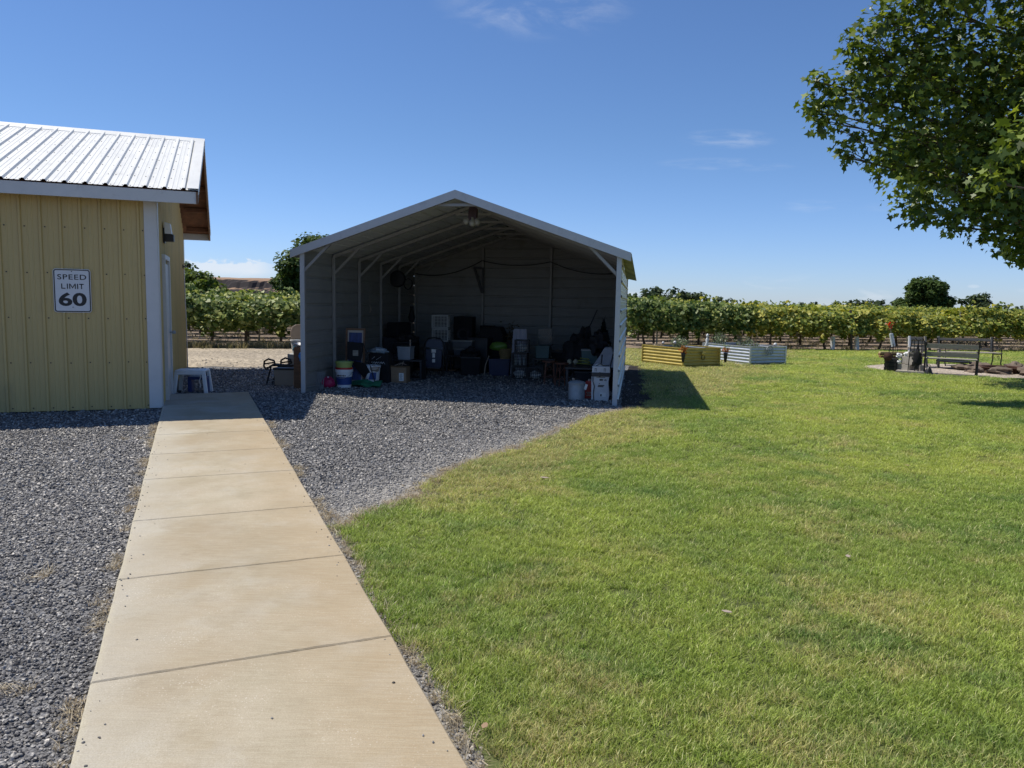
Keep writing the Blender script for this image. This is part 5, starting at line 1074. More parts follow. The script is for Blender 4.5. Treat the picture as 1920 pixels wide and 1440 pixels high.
for dx, dy in ((-.14, -.12), (.10, .16)):
    part('armrest', MB().tube([(dx-.02, dy, .27), (dx-.06, dy, .33), (dx-.05, dy, .42), (dx+.02, dy, .46), (dx+.12, dy, .43), (dx+.14, dy, .38), (dx+.04, dy, .32), (dx-.02, dy, .27)], .018, 7).tube([(dx-.055, dy, .37), (dx+.12, dy, .40)], .014, 6), M['black'], t, smooth=True)
part('frame', MB().tube([(-.14, -.12, .30), (-.06, -.1, .34), (.3, 0, .34)], .016, 6).tube([(-.08, -.1, .32), (-.16, -.1, 0)], .016, 6).tube([(.02, .1, .34), (-.10, .1, .0)], .016, 6), M['black'], t, smooth=True); part('foot_bar', MB().tube([(-.16, -.1, .04), (.1, -.1, .10)], .010, 6), M['steel'], t)
part('sling', MB().extr([(-.06, -.1, .36), (.28, -.1, .33), (.28, -.1, .31), (-.06, -.1, .34)], (0, .3, 0)), M['blackcloth'], t)
t = thing('wooden_cabinet', 'narrow brown wooden board box outside the left carport post', 'box', (-3.68, 13.28, 0), -.16)
part('side', MB().box((0, 0, .36), (.13, .30, .72)), M['wood'], t, bevel=.004); part('batten', MB().bar((.07, -.16, .02), (.02, -.16, .40), .03, .02), M['wood'], t)
solo('crumpled_tray', MB().blob((0, 0, .03), (.10, .12, .035), 2, .5, 14, 8, 3), M['white'], 'crumpled white bag lying on the brown box by the carport post', 'bag', (-3.68, 13.28, .725), 0, smooth=True)
solo('blue_bag', MB().blob((0, 0, 0), (.05, .06, .07), 4, .4, 10, 8, 2), mat('bright_blue', (.05, .25, .65), .5), 'small bright blue bag hooked on the outside of the carport post', 'bag', (-3.62, 13.1, .56), 0, smooth=True)

# ------------------------------------------------------------------ things stored inside the carport
def T(name, lab, cat, u, v, z=0, rz=0, group=None): return thing(name, lab, cat, CP(u, v, z), CA+rz, group)
def S(name, mb, mt, lab, cat, u, v, z=0, rz=0, group=None, bevel=0, smooth=False): return solo(name, mb, mt, lab, cat, CP(u, v, z), CA+rz, group, bevel, smooth)
m_lime = mat('lime_plastic', (.34, .42, .12), .45); m_red = mat('red_plastic', (.45, .03, .02), .45); m_mag = mat('magenta_plastic', (.42, .02, .09), .45); m_dblue = mat('label_blue', (.02, .06, .22), .5)
m_dark = mat('dark_grey_plastic', (.03, .03, .034), .5); m_vdark = mat('black_cover', (.008, .008, .01), .8, bump=.4, bscale=20)
m_grn = mat('green_tarp', (.02, .16, .08), .5, var=.3); m_teal = mat('teal_plastic', (.06, .12, .12), .5); m_brn = mat('stool_wood', (.16, .06, .035), .5, var=.3)
def bucket(t, r0=.13, r1=.155, h=.33, mt=M['white'], z=0):
    part('body', MB().lathe([(r0, z), (r1, z+h*.86), (r1+.012, z+h*.87), (r1+.012, z+h), (r1-.006, z+h), (r0-.008, z+.02)], n=28, cap=False).lathe([(r0-.004, z+.01), (.001, z+.012)], n=28, cap=False), mt, t, smooth=True)
t = T('paint_bucket', 'white bucket with blue label at the bottom of the bucket pile', 'bucket', .36, .95); bucket(t, .12, .145, .33)
part('label', MB().lathe([(.127, .06), (.1385, .20)], n=28, cap=False), m_dblue, t, smooth=True)
b = MB()
for k in range(7): a = -2.1+.17*k; b.box((.147*math.cos(a), .147*math.sin(a), .225), (.015, .004, .02+.01*(k % 2)), a+PI/2)
part('print', b, M['ink'], t); part('handle', MB().tube([(.155*math.cos(a), .155*math.sin(a)-.01, .28-.10*math.sin((a+PI))) for a in np.linspace(-PI, 0, 12)], .004, 5), M['steel'], t)
t = T('red_bucket', 'red bucket nested between the white bucket and the lime bucket', 'bucket', .36, .95, .15); bucket(t, .115, .14, .215, m_red)
t = T('lime_bucket', 'lime green bucket nested on top of the bucket pile', 'bucket', .36, .95, .335); bucket(t, .13, .15, .13, m_lime)
t = T('gas_can', 'magenta plastic can with spout standing left of the bucket pile', 'can', .10, .86); part('body', MB().blob((0, 0, .085), (.13, .10, .095), 2, .12, 16, 10, 2), m_mag, t, smooth=True); part('spout', MB().tube([(0, 0, .16), (0, -.01, .20)], .014, 8), M['white'], t); part('handle', MB().tube([(-.06, 0, .15), (-.03, 0, .19), (.05, 0, .19), (.08, 0, .14)], .010, 6), m_mag, t)
b = MB()
for k in range(5): b.tube([(-.07+.03*k, 0, .28), (-.06+.03*k, -.10, 0)], .005, 5)
b.tube([(-.085, 0, .28), (.07, 0, .30)], .006, 5).tube([(-.085, 0, .25), (.07, 0, .27)], .006, 5)
S('wire_rack', b, M['steel'], 'small wire rack leaning in the front left corner of the carport', 'rack', .02+.06, .62)
t = T('picture_frame', 'tall framed blue picture with cream mat leaning on the left carport wall', 'picture', .40, 1.35, 0, .25); Rm = Matrix.Rotation(-.12, 3, 'Z')@Matrix.Rotation(-.10, 3, 'X')
def leanbox(c, d): return MB().box(Rm@Vector(c), d, Rm)
fr = MB()
for c, d in (((-.16, 0, .52), (.035, .03, 1.04)), ((.16, 0, .52), (.035, .03, 1.04)), ((0, 0, 1.02), (.30, .03, .035)), ((0, 0, .02), (.30, .03, .035))): fr.box(Rm@Vector(c), d, Rm)
part('frame', fr, M['wood'], t); part('mat_board', leanbox((0, .004, .52), (.29, .01, .97)), mat('cream_mat', (.42, .38, .33), .8), t); part('picture', leanbox((0, -.006, .53), (.235, .008, .86)), mat('blue_print', (.03, .05, .16), .6, var=.6, scale=5, stretch=(4, 1, 1)), t)
t = T('camp_chair', 'black padded folding chair with grey print leaning behind the bucket pile', 'chair', .47, 1.22, 0, .1); part('backrest', MB().extr([(-.15, 0, .48), (.10, 0, .46), (.14, .02, .78), (-.16, .02, .80)], (0, .03, 0)), M['blackcloth'], t, bevel=.006); part('seat', MB().extr([(-.1, 0, .46), (.16, 0, .42), (.30, .1, .16), (.1, .12, .16)], (0, .04, 0)), M['blackcloth'], t)
part('frame', MB().tube([(.14, .0, .78), (.24, .02, .45), (.36, .05, 0)], .010, 6).tube([(.30, .1, .18), (.0, .1, 0)], .010, 6), M['black'], t)
part('print', MB().box((.0, -.006, .60), (.10, .004, .10), -.0), M['greywood'], t)
tp = MB(); vs = []; fs = []
for j in range(10):
    for i in range(16): x = -.28+.56*i/15; y = -.14+.30*j/9; vs.append((x, y, max(.012, .05+.07*mnoise.noise(Vector((x*6, y*7, 2)))+.05*(j/9))))
for j in range(9):
    for i in range(15): fs.append((j*16+i, j*16+i+1, (j+1)*16+i+1, (j+1)*16+i))
tp.add(vs, fs).add([(v[0], v[1], v[2]-.012) for v in vs], [f[::-1] for f in fs]); S('folded_tarp', tp, m_grn, 'crumpled dark green tarp lying on the gravel in front of the second bucket', 'tarp', .70, 1.12, 0, 0, smooth=True)
t = T('label_bucket', 'white bucket with blue and tan label behind the green tarp', 'bucket', .70, 1.45, .06); bucket(t, .12, .145, .31)
part('label', MB().extr([(-.02, -.150, .06), (.11, -.120, .06), (.12, -.125, .19), (.02, -.150, .19)], (0, .004, 0)), m_dblue, t); part('cloth', MB().blob((.07, -.07, .26), (.10, .09, .06), 7, .2, 12, 8), M['tan'], t, smooth=True)
t = T('tool_bag', 'black bag with white scribbled lettering behind the second bucket', 'bag', .66, 1.95); part('body', MB().extr([(-.2, -.12, 0), (.24, -.12, 0), (.22, -.12, .56), (-.18, -.12, .56)], (0, .26, 0)), M['blackcloth'], t, bevel=.03); b = MB()
for k in range(22): x = -.11+.012*k; b.bar((x, -.125, .385+.012*math.sin(k*2.3)), (x+.012, -.125, .385+.022*math.sin(k*1.7+1)), .004, .006)
b.bar((-.10, -.125, .45), (-.04, -.125, .50), .004, .004).bar((-.02, -.125, .44), (.08, -.125, .50), .004, .004); part('lettering', b, M['white'], t)
S('plastic_wrap', MB().blob((0, 0, 0), (.19, .10, .055), 11, .4, 16, 10, 2.5), mat('bluish_wrap', (.32, .40, .46), .25), 'crumpled clear bluish plastic wrap on top of the black tool bag', 'plastic bag', .64, 1.95, .60, smooth=True)
def tote(name, lab, u, v, z, w_, d_, h_, mt, lid=None, rz=0, group=None):
    t = T(name, lab, 'tote', u, v, z, rz, group); part('body', MB().extr([(-w_*.45, -d_*.45, 0), (w_*.45, -d_*.45, 0), (w_*.49, -d_*.5, h_), (-w_*.49, -d_*.5, h_)], (0, d_*.95, 0)), mt, t, bevel=.008)
    part('rim', MB().box((0, -.01*d_, h_+.006), (w_*1.03, d_*1.03, .022)), lid or mt, t, bevel=.004); return t
t = T('low_shelf', 'dark low shelf carrying the clear box and standing behind the cardboard box', 'shelf', 1.0, 2.75)
for z in (.03, .38): part('board', MB().box((0, 0, z), (.62, .34, .025)), m_dark, t)
for sx in (-.28, .28): part('leg', MB().box((sx, 0, .2), (.03, .3, .36)), m_dark, t)
tote('clear_box', 'clear grey plastic box on the low dark shelf', .95, 2.7, .395, .27, .3, .24, mat('pale_tote', (.30, .33, .36), .3)); S('candle', MB().lathe([(.012, 0), (.012, .10), (.02, .11), (.018, .13), (.001, .135)], n=10), M['tan'], 'thin pale candle stick standing on the rim of the clear box', 'candle', 1.06, 2.62, .655)
t = T('cardboard_box', 'open cardboard box with a white shipping label on the gravel', 'box', 1.0, 2.1, 0, .05); part('body', MB().box((0, 0, .15), (.36, .30, .30)), M['cardboard'], t, bevel=.003)
part('flap', MB().extr([(-.17, -.15, .30), (.17, -.15, .30), (.16, -.20, .325), (-.15, -.20, .33)], (0, .003, .003)), M['cardboard'], t); part('label', MB().box((.085, -.1515, .12), (.09, .003, .15)), M['paper'], t)
b = MB()
for k in range(6): b.box((.08, -.1545, .07+.02*k), (.06-.01*(k % 3), .002, .005))
part('print', b, M['ink'], t); S('twigs', MB().tube([(-.1, 0, 0), (.02, .0, .05), (.12, .02, .02)], .006, 5).tube([(-.02, 0, .01), (.06, .02, .07), (.09, 0, .03)], .005, 5).tube([(.04, 0, 0), (.07, 0, .09)], .005, 5), M['tan'], 'few dry twigs lying on top of the open cardboard box', 'twigs', 1.05, 2.0, .33)
# milk crates
def crate(lab, u, v, z, w_, d_, h_, mt, rz=0, bottles=0, group=None, fine=False):
    t = T('milk_crate', lab, 'crate', u, v, z, rz, group); b = MB(); q = .02
    for sx in (-1, 1):
        for sy in (-1, 1): b.box((sx*(w_/2-q/2), sy*(d_/2-q/2), h_/2), (q, q, h_))
    for zz_ in (.012, h_-.014):
        for sy in (-1, 1): b.box((0, sy*(d_/2-.006), zz_), (w_-2*q, .012, .026 if zz_ > .1 else .024))
        for sx in (-1, 1): b.box((sx*(w_/2-.006), 0, zz_), (.012, d_-2*q, .026))
    b.box((0, 0, .008), (w_-2*q, d_-2*q, .010))
    n_ = 8 if fine else 5
    for k in range(1, n_):
        x = -w_/2+w_*k/n_; b.box((x, -d_/2+.006, h_/2), (.009, .008, h_-.05)); b.box((x, d_/2-.006, h_/2), (.009, .008, h_-.05)); y = -d_/2+d_*k/n_; b.box((w_/2-.006, y, h_/2), (.008, .009, h_-.05)); b.box((-w_/2+.006, y, h_/2), (.008, .009, h_-.05))
    for k in range(1, 4): z_ = h_*k/4; b.box((0, -d_/2+.005, z_), (w_-.04, .006, .009)); b.box((w_/2-.005, 0, z_), (.006, d_-.04, .009)); b.box((-w_/2+.005, 0, z_), (.006, d_-.04, .009))
    part('basket', b, mt, t); return t
m_wc = mat('white_crate', (.46, .47, .45), .5)
crate('white milk crate on top of the tall stack at the back left', 1.12, 4.75, .95, .36, .34, .29, m_wc, .1, group='white milk crates'); crate('white milk crate, second from the top of the tall stack at the back left', 1.13, 4.75, .66, .36, .34, .28, m_wc, .08, group='white milk crates')
tote('grey_tote', 'light grey tote in the tall stack, directly under the white milk crates', 1.08, 4.75, .36, .34, .32, .26, mat('grey_tote', (.25, .27, .31), .5)); tote('grey_tote', 'light grey tote at the bottom of the tall stack under the other grey tote', 1.00, 4.7, .06, .36, .34, .26, mat('grey_tote_b', (.22, .24, .28), .5))
S('pallet', MB().box((0, 0, .045), (.9, .5, .02)).box((-.35, 0, .018), (.08, .5, .036)).box((0, 0, .018), (.08, .5, .036)).box((.35, 0, .018), (.08, .5, .036)), M['wood'], 'low wooden pallet under the tall stack of totes and crates', 'pallet', 1.1, 4.7)
b = MB(); fc_ = T('metal_folding_chair', 'dark blue folding chair with white labels on its back, standing folded', 'chair', 1.33, 3.40, 0, .05)
arc = [(-.2, 0, 0), (-.2, .02, .62), (-.18, .03, .72), (-.12, .035, .785), (0, .04, .80), (.12, .035, .785), (.18, .03, .72), (.2, .02, .62), (.2, 0, 0)]
part('frame', MB().tube(arc, .013, 8), M['darkmetal'], fc_, smooth=True); m_chair = mat('chair_navy', (.02, .03, .065), .45)
part('backrest', MB().extr([(-.175, .015, .60), (.175, .015, .60), (.165, .03, .72), (.10, .03, .765), (-.10, .03, .765), (-.165, .03, .72)], (0, .02, 0)), m_chair, fc_); part('seat', MB().extr([(-.16, -.02, .19), (.16, -.02, .19), (.17, -.02, .56), (-.17, -.02, .56)], (0, .025, 0)), m_chair, fc_, bevel=.008)
for z, w_, h_ in ((.53, .09, .07), (.44, .055, .09), (.33, .06, .07)): part('label', MB().box((0, -.0225, z), (w_, .003, h_)), M['paper'], fc_)
part('rear_frame', MB().tube([(-.16, .05, 0), (-.16, .05, .55)], .011, 6).tube([(.16, .05, 0), (.16, .05, .55)], .011, 6).tube([(-.18, 0, .14), (.18, 0, .14)], .008, 6), M['darkmetal'], fc_)
S('side_table', MB().box((0, 0, .37), (.75, .45, .03)).box((-.34, -.18, .18), (.03, .03, .36)).box((.34, -.18, .18), (.03, .03, .36)).box((.34, .18, .18), (.03, .03, .36)).box((-.34, .18, .18), (.03, .03, .36)), m_dark, 'low dark table under the pair of clear storage bins', 'table', 1.70, 4.55)
tote('storage_bin', 'clear storage bin, lower one on the low dark table', 1.72, 4.5, .39, .42, .34, .13, mat('clear_bin', (.09, .10, .12), .3), mat('pale_rim', (.30, .30, .28), .4)); tote('storage_bin', 'clear storage bin, upper one on the low dark table', 1.70, 4.5, .545, .46, .34, .15, mat('clear_bin_b', (.12, .13, .14), .3), mat('pale_rim_b', (.32, .32, .30), .4))
# dark bulky things at the back
t = T('speaker_cabinet', 'tall black speaker cabinet against the back wall, right of the white crates', 'speaker', 1.45, 5.7); part('body', MB().box((0, 0, .6), (.44, .4, 1.2)), m_vdark, t, bevel=.01)
for z in (.35, .8): part('driver', MB().lathe([(.15, 0), (.13, .012), (.03, -.03), (.001, -.02)], n=20, cap=False), m_dark, t).matrix_local = Matrix.Translation((0, -.205, z))@Matrix.Rotation(PI/2, 4, 'X')
t = T('speaker_cabinet', 'smaller black speaker cabinet right of the tall one at the back', 'speaker', 1.98, 5.8); part('body', MB().box((0, 0, .5), (.30, .34, 1.0)), m_vdark, t, bevel=.01); part('grille', MB().box((0, -.175, .62), (.24, .01, .6)), m_dark, t)
S('covered_grill', MB().extr([(-.28, 0, 0), (.28, 0, 0), (.30, 0, .80), (.22, 0, 1.0), (-.20, 0, 1.0), (-.30, 0, .80)], (0, .5, 0)), m_vdark, 'large black covered barbecue against the back wall left of the back wall post', 'barbecue', 2.22, 4.9, 0, bevel=.03)
t = T('dark_dresser', 'dark dresser half hidden along the left carport wall', 'dresser', .36, 4.3, 0, PI/2*.96); part('body', MB().box((0, 0, .38), (1.1, .42, .76)), m_dark, t, bevel=.006)
for k in range(3): part('drawer', MB().box((0, -.215, .16+.23*k), (1.0, .012, .20)), m_vdark, t, bevel=.003); part('handle', MB().box((0, -.228, .16+.23*k), (.14, .012, .015)), M['steel'], t)
S('black_suitcase', MB().box((0, 0, .16), (.55, .3, .32)), m_vdark, 'black suitcase lying on the dark dresser', 'suitcase', .36, 4.1, .76, 1.3, bevel=.04)
S('dark_vase', MB().lathe([(.05, 0), (.08, .1), (.05, .22), (.03, .3), (.04, .34)], n=14), m_vdark, 'dark slender vase on the suitcase at the back left', 'vase', .52, 4.5, 1.08, smooth=True)
t = T('fan', 'black round fan hung high on the left carport wall', 'fan', .16, 4.65, 2.02); part('guard', MB().lathe([(.16, 0), (.19, .04), (.16, .08)], n=20, cap=False).lathe([(.001, .09), (.16, .08)], n=20, cap=False), M['black'], t).matrix_local = Matrix.Rotation(PI/2, 4, 'X'); part('motor', MB().blob((.0, .05, 0), (.07, .08, .07), 1, .05, 10, 8), M['black'], t)
S('hanging_coil', MB().tube([(.10*math.cos(a)*(1+.05*math.sin(a*3)), .02*math.sin(a*2), .12*math.sin(a)) for a in np.linspace(0, 12.5, 40)], .012, 6), M['black'], 'black coiled hose hanging high beside the fan', 'hose', .22, 5.2, 1.92)
S('wall_bow', MB().tube([(0, 0, .08), (.03, -.02, 0), (0, -.01, -.06)], .010, 6).tube([(0, 0, -.02), (.02, .05, .03)], .008, 5).tube([(0, 0, .4), (0, 0, .06)], .003, 4), M['tan'], 'small dried bow hanging on a string from the left carport wall', 'decoration', .08, 3.05, 1.35)
# green parasol, basket, blue bin
tote('blue_bin', 'dark blue storage bin under the wicker basket', 2.58, 4.2, 0, .46, .36, .34, M['navy']);
t = T('wicker_basket', 'wicker basket standing on the dark blue bin', 'basket', 2.68, 4.2, .36); part('body', MB().lathe([(.11, 0), (.15, .19), (.16, .20), (.16, .215), (.14, .21), (.10, .01)], n=22, cap=False), mat('wicker', (.24, .17, .07), .8, var=.4, scale=60, bump=.8, bscale=80), t, smooth=True); part('handle', MB().tube([(-.15, 0, .2), (-.10, 0, .30), (0, 0, .34), (.10, 0, .30), (.15, 0, .2)], .008, 6), M['wood'], t)
S('beach_ball', MB().blob((0, 0, 0), (.19, .10, .10), 2, .10, 18, 12), mat('leaf_green', (.10, .20, .03), .4, var=.3, scale=3), 'bright green folded parasol cloth lying on the wicker basket', 'parasol', 2.55, 4.15, .62, .0, smooth=True)
g = np.random.default_rng(5); C = g.normal(size=(140, 3))*np.array([.10, .06, .14])+np.array([0, 0, .25]); t = T('dried_grass', 'bunch of dried brown ornamental grass standing behind the wicker basket', 'dried plant', 2.80, 4.5, .60); part('plume', leaves('plume', C, .035, leafmat('dry_brown', (.08, .06, .02), (.14, .10, .04), (.20, .16, .08)), OVAL, rng=g), None, t); part('stem', MB().tube([(0, 0, -.5), (0, 0, .3)], .012, 6), M['wood'], t)
S('bent_pole', MB().tube([(0, 0, .42), (-.07, -.02, .22), (-.10, -.02, 0)], .012, 6), M['tan'], 'short bent pale pole leaning on the blue bin', 'pole', 2.36, 4.05)
# sheet
vs = []; fs = []; nx_, nz_ = 14, 12
for j in range(nz_):
    for i in range(nx_):
        tt = i/(nx_-1); zq = j/(nz_-1); wv = .20-.06*zq; x = (tt-.5)*2*wv-.02*zq; y = -.03-.10*(1-zq)+.03*math.sin(tt*19+zq*2)*(1-zq*.7); vs.append((x, y, .04+zq*.96-(.03*(1-tt)*zq)))
for j in range(nz_-1):
    for i in range(nx_-1): fs.append((j*nx_+i, j*nx_+i+1, (j+1)*nx_+i+1, (j+1)*nx_+i))
b = MB().add(vs, fs).add([(v[0], v[1]+.012, v[2]) for v in vs], [f[::-1] for f in fs]).box((-.02, .08, .985), (.26, .18, .02)); S('draped_sheet', b, mat('pale_sheet', (.42, .42, .48), .85, var=.08, bump=.3, bscale=10), 'pale grey sheet draped over a tall stand behind the black crates', 'sheet', 3.0, 4.25, 0, .05, smooth=True)
S('plant_stand', MB().box((0, 0, .47), (.2, .14, .94)), M['wood'], 'narrow wooden stand hidden under the pale sheet', 'stand', 2.98, 4.36)
m_bc = mat('black_crate', (.010, .010, .012), .5)
for i, (u, v, z, lab) in enumerate(((3.10, 3.62, 0, 'black milk crate at the bottom of the stack of three'), (3.09, 3.63, .27, 'black milk crate in the middle of the stack of three, with bottles showing'), (3.13, 3.62, .54, 'black milk crate on top of the stack of three'), (3.42, 3.62, 0, 'single black milk crate on the gravel right of the stack of three'))):
    crate(lab, u, v, z, .32 if i != 2 else .29, .30, .26, m_bc, .04*(i-1), group='black milk crates', fine=True)
    gl = mat('bottle_glass', (.35, .38, .36), .15) if i == 0 else gl
    if i == 1:
        for k in range(3): S('glass_bottle', MB().lathe([(.032, 0), (.034, .12), (.014, .16), (.013, .20), (.016, .205)], n=12), gl, '%s clear bottle in the middle black crate, counted from the left' % ORD[k], 'bottle', u-.09+.09*k, v-.02, z+.015, 0, 'bottles in the middle crate', smooth=True)
    else: S('white_ware', MB().blob((0, 0, .09), (.11, .08, .07), i+5, .5, 14, 10, 3), M['paper'], ('crumpled white paper inside the bottom black crate', '', 'crumpled white paper inside the top black crate', 'crumpled tan paper inside the single black crate')[i], 'paper', u, v-.02, z, 0, smooth=True)
t = T('bench_table', 'low dark metal table beside the black crates', 'table', 3.56, 3.9); part('top', MB().box((0, 0, .40), (.46, .34, .02)), m_dark, t)
for sx in (-.21, .21):
    for sy in (-.15, .15): part('leg', MB().box((sx, sy, .195), (.02, .02, .39)), m_dark, t)
tote('teal_tote', 'dull teal tote on the low metal table', 3.52, 3.95, .415, .30, .28, .24, m_teal)
S('leaning_glass', MB().box((0, 0, .5), (.30, .012, .9)), mat('dusty_glass', (.09, .12, .13), .2, alpha=.5), 'dusty glass pane standing behind the teal tote', 'glass sheet', 3.48, 4.6, .05, .0)
def stool(lab, u, v, rz):
    t = T('bar_stool', lab, 'stool', u, v, 0, rz, 'low round wooden stools'); part('seat', MB().lathe([(.13, 0), (.145, .012), (.145, .03), (.12, .036), (.001, .034)], (0, 0, .42), 22), m_brn, t, smooth=True)
    for k in range(4): a = PI/4+PI/2*k; part('leg', MB().tube([(.10*math.cos(a), .10*math.sin(a), .42), (.14*math.cos(a), .14*math.sin(a), 0)], .011, 7), m_brn, t, smooth=True)
    for k in range(4): a = PI/2*k; b2 = a+PI/2; part('brace', MB().tube([(.12*math.cos(a+PI/4), .12*math.sin(a+PI/4), .24), (.075*math.cos(a+PI/2), .075*math.sin(a+PI/2), .36), (.12*math.cos(b2+PI/4), .12*math.sin(b2+PI/4), .24)], .007, 5), m_brn, t)
    part('ring', MB().tube([(.128*math.cos(a), .128*math.sin(a), .15) for a in np.linspace(0, 2*PI, 17)], .007, 5), m_brn, t)
stool('round brown wooden stool, left one of the pair', 3.80, 2.75, .2); stool('round brown wooden stool, right one of the pair', 4.08, 2.40, .5)
# clutter at the right wall
t = T('work_table', 'dark table along the right carport wall covered with clutter', 'table', 4.60, 2.25, 0, 0); part('top', MB().box((0, 0, .42), (.80, 1.3, .03)), m_dark, t)
for sx in (-.36, .36):
    for sy in (-.6, .6): part('leg', MB().box((sx, sy, .2), (.04, .04, .41)), m_dark, t)
for i, (u, v, r) in enumerate(((4.22, 2.35, .045), (4.34, 2.25, .05))): S('white_gourd', MB().blob((0, 0, r), (r, r*.9, r), i, .15, 12, 8), mat('pale_gourd', (.35, .32, .22), .6), '%s pale round gourd on the near end of the dark table' % ('left', 'right')[i], 'gourd', u, v, .435, 0, 'pale gourds', smooth=True)
S('hose_net', MB().tube([(.13*math.cos(a)*(1-.02*a), .10*math.sin(a)*(1-.02*a), .015+.008*a) for a in np.linspace(0, 15, 60)], .010, 5), mat('yellow_green_hose', (.22, .24, .05), .5), 'yellow green coiled hose on the dark table', 'hose', 4.50, 2.05, .435)
tote('grey_green_tub', 'grey green tub on the middle of the dark table', 4.60, 2.60, .44, .36, .30, .25, m_teal, mat('tub_rim', (.35, .35, .33), .5))
S('dark_jacket', MB().blob((0, 0, .26), (.17, .14, .36), 8, .35, 18, 14, 2), m_vdark, 'black jacket heaped over the frame behind the dark table', 'jacket', 4.42, 3.2, .43, smooth=True)
S('long_pole', MB().tube([(0, 0, 0), (.58, .30, 1.42)], [.016, .011], 8), m_dark, 'long thin dark pole leaning diagonally toward the right', 'pole', 4.05, 3.4, .02)
S('pole_cover', MB().tube([(0, 0, 0), (.12, .06, .36), (.24, .13, .68), (.33, .17, .86)], [.03, .06, .055, .02], 8), m_vdark, 'black umbrella rolled up lying along the long pole', 'umbrella', 4.12, 3.42, .12, smooth=True)
t = T('artificial_tree', 'small dark artificial fir tree standing in the back right corner', 'fir tree', 4.80, 3.0, .44); g = np.random.default_rng(9); tq = g.random(900); aa = g.random(900)*6.28; rr = .22*(1-tq)*(.4+.6*g.random(900)); C = np.stack([rr*np.cos(aa), rr*np.sin(aa), .2+tq*.62], 1)
part('branches', leaves('branches', C, .022, leafmat('dark_needles', (.008, .014, .008), (.012, .022, .012), (.02, .035, .02), trans=.1), OVAL, upbias=.1, rng=g), None, t); part('trunk', MB().tube([(0, 0, 0), (0, 0, .84)], .014, 6).tube([(0, 0, .82), (.03, 0, .90)], .005, 4).tube([(0, 0, .80), (-.04, 0, .86)], .005, 4), M['black'], t)
S('white_bag', MB().extr([(-.24, 0, 0), (.16, 0, 0), (.17, .02, .22), (.10, .04, .37), (-.02, .04, .36), (-.12, .02, .18)], (0, .16, 0)), mat('pale_bag', (.38, .38, .40), .6, var=.2, bump=.5, bscale=12), 'white plastic bag slumped on the near end of the table by the right wall', 'bag', 4.90, 1.75, .435, 0, bevel=.02, smooth=True)
S('crate_handle', MB().tube([(-.02, 0, 0), (.0, 0, .40)], .014, 6).tube([(.10, 0, 0), (.19, .05, .42)], .014, 6), M['black'], 'pair of black tool handles standing against the white bag', 'tool handles', 4.86, 1.30, .30)
# galvanised can, red can, white box with straps
t = T('galvanised_can', 'galvanised metal can with lid standing by the right front post', 'can', 4.50, .55); part('body', MB().lathe([(.132, 0), (.135, .01), (.132, .03), (.138, .11), (.132, .12), (.138, .20), (.133, .21), (.138, .26), (.138, .27)], n=30), M['steel'], t, smooth=True)
part('lid', MB().lathe([(.142, .262), (.144, .28), (.12, .30), (.06, .318), (.001, .322)], n=30), M['steel'], t, smooth=True); part('handle', MB().tube([(-.03, 0, .315), (-.03, 0, .345), (.03, 0, .345), (.03, 0, .315)], .008, 6), M['darkmetal'], t); part('knob', MB().blob((-.06, 0, .335), (.025, .025, .02), 1, .1, 8, 6), M['tan'], t, smooth=True)
part('tag', MB().box((.15, -.05, .22), (.04, .004, .09), Matrix.Rotation(.3, 3, 'Y')), M['paper'], t)
t = T('red_can', 'red fuel can with pale cap between the galvanised can and the white box', 'fuel can', 4.69, .80); part('body', MB().extr([(-.09, -.09, 0), (.09, -.09, 0), (.09, -.09, .24), (.04, -.09, .29), (-.05, -.09, .29), (-.09, -.09, .24)], (0, .18, 0)), m_red, t, bevel=.014); part('cap', MB().lathe([(.028, 0), (.028, .03), (.001, .035)], (0, -.0, .29), 14), M['tan'], t)
b = MB()
for z, w_ in ((.11, .09), (.085, .06), (.06, .08)): b.box((0, -.0925, z), (w_, .003, .012))
part('print', b, M['tan'], t)
t = T('white_box', 'tall white carton with black printing and a black strap by the right front post', 'box', 4.885, .62, 0, .02)
part('body', MB().extr([(-.14, -.12, .0), (.13, -.12, .0), (.145, -.12, .10), (.125, -.12, .30), (.145, -.12, .48), (.14, -.12, .56), (-.14, -.12, .56), (-.145, -.12, .48), (-.15, -.12, .30), (-.145, -.12, .10)], (0, .24, 0)), mat('white_carton', (.60, .60, .60), .55, var=.05), t, bevel=.008)
part('strap', MB().box((0, -.13, .43), (.30, .012, .065)).box((-.02, -.134, .43), (.03, .012, .075)), m_dark, t, bevel=.003)
part('cord', MB().tube([(-.13, -.13, .42), (-.125, -.135, .32), (-.10, -.135, .24), (-.115, -.13, .12), (-.10, -.13, .0)], .007, 6).tube([(.13, -.1, .58), (.05, -.11, .575), (-.02, -.1, .60), (-.08, -.1, .57)], .007, 6), M['black'], t)
b = MB()
for x in (-.085, .06): b.add([(x-.015, -.122, .48), (x+.015, -.122, .48), (x+.015, -.122, .53), (x-.015, -.122, .53), (x-.008, -.122, .48), (x+.008, -.122, .48), (x+.008, -.122, .522), (x-.008, -.122, .522)], [(0, 4, 7, 3), (5, 1, 2, 6), (7, 6, 2, 3)])
b.bar((-.07, -.122, .385), (.07, -.122, .385), .004, .008)
for x, z, w_, h_ in ((.0, .345, .04, .028), (.03, .345, .012, .028), (.075, .335, .04, .008), (.075, .35, .03, .008), (-.02, .285, .02, .008), (.01, .255, .10, .014), (.0, .235, .09, .014)): b.box((x, -.1225, z), (w_, .003, h_))
part('print', b, M['ink'], t)
part('label', MB().box((.04, -.1225, .105), (.10, .003, .07)), M['paper'], t); part('label_mark', MB().box((.01, -.125, .095), (.022, .002, .035)), M['ink'], t)
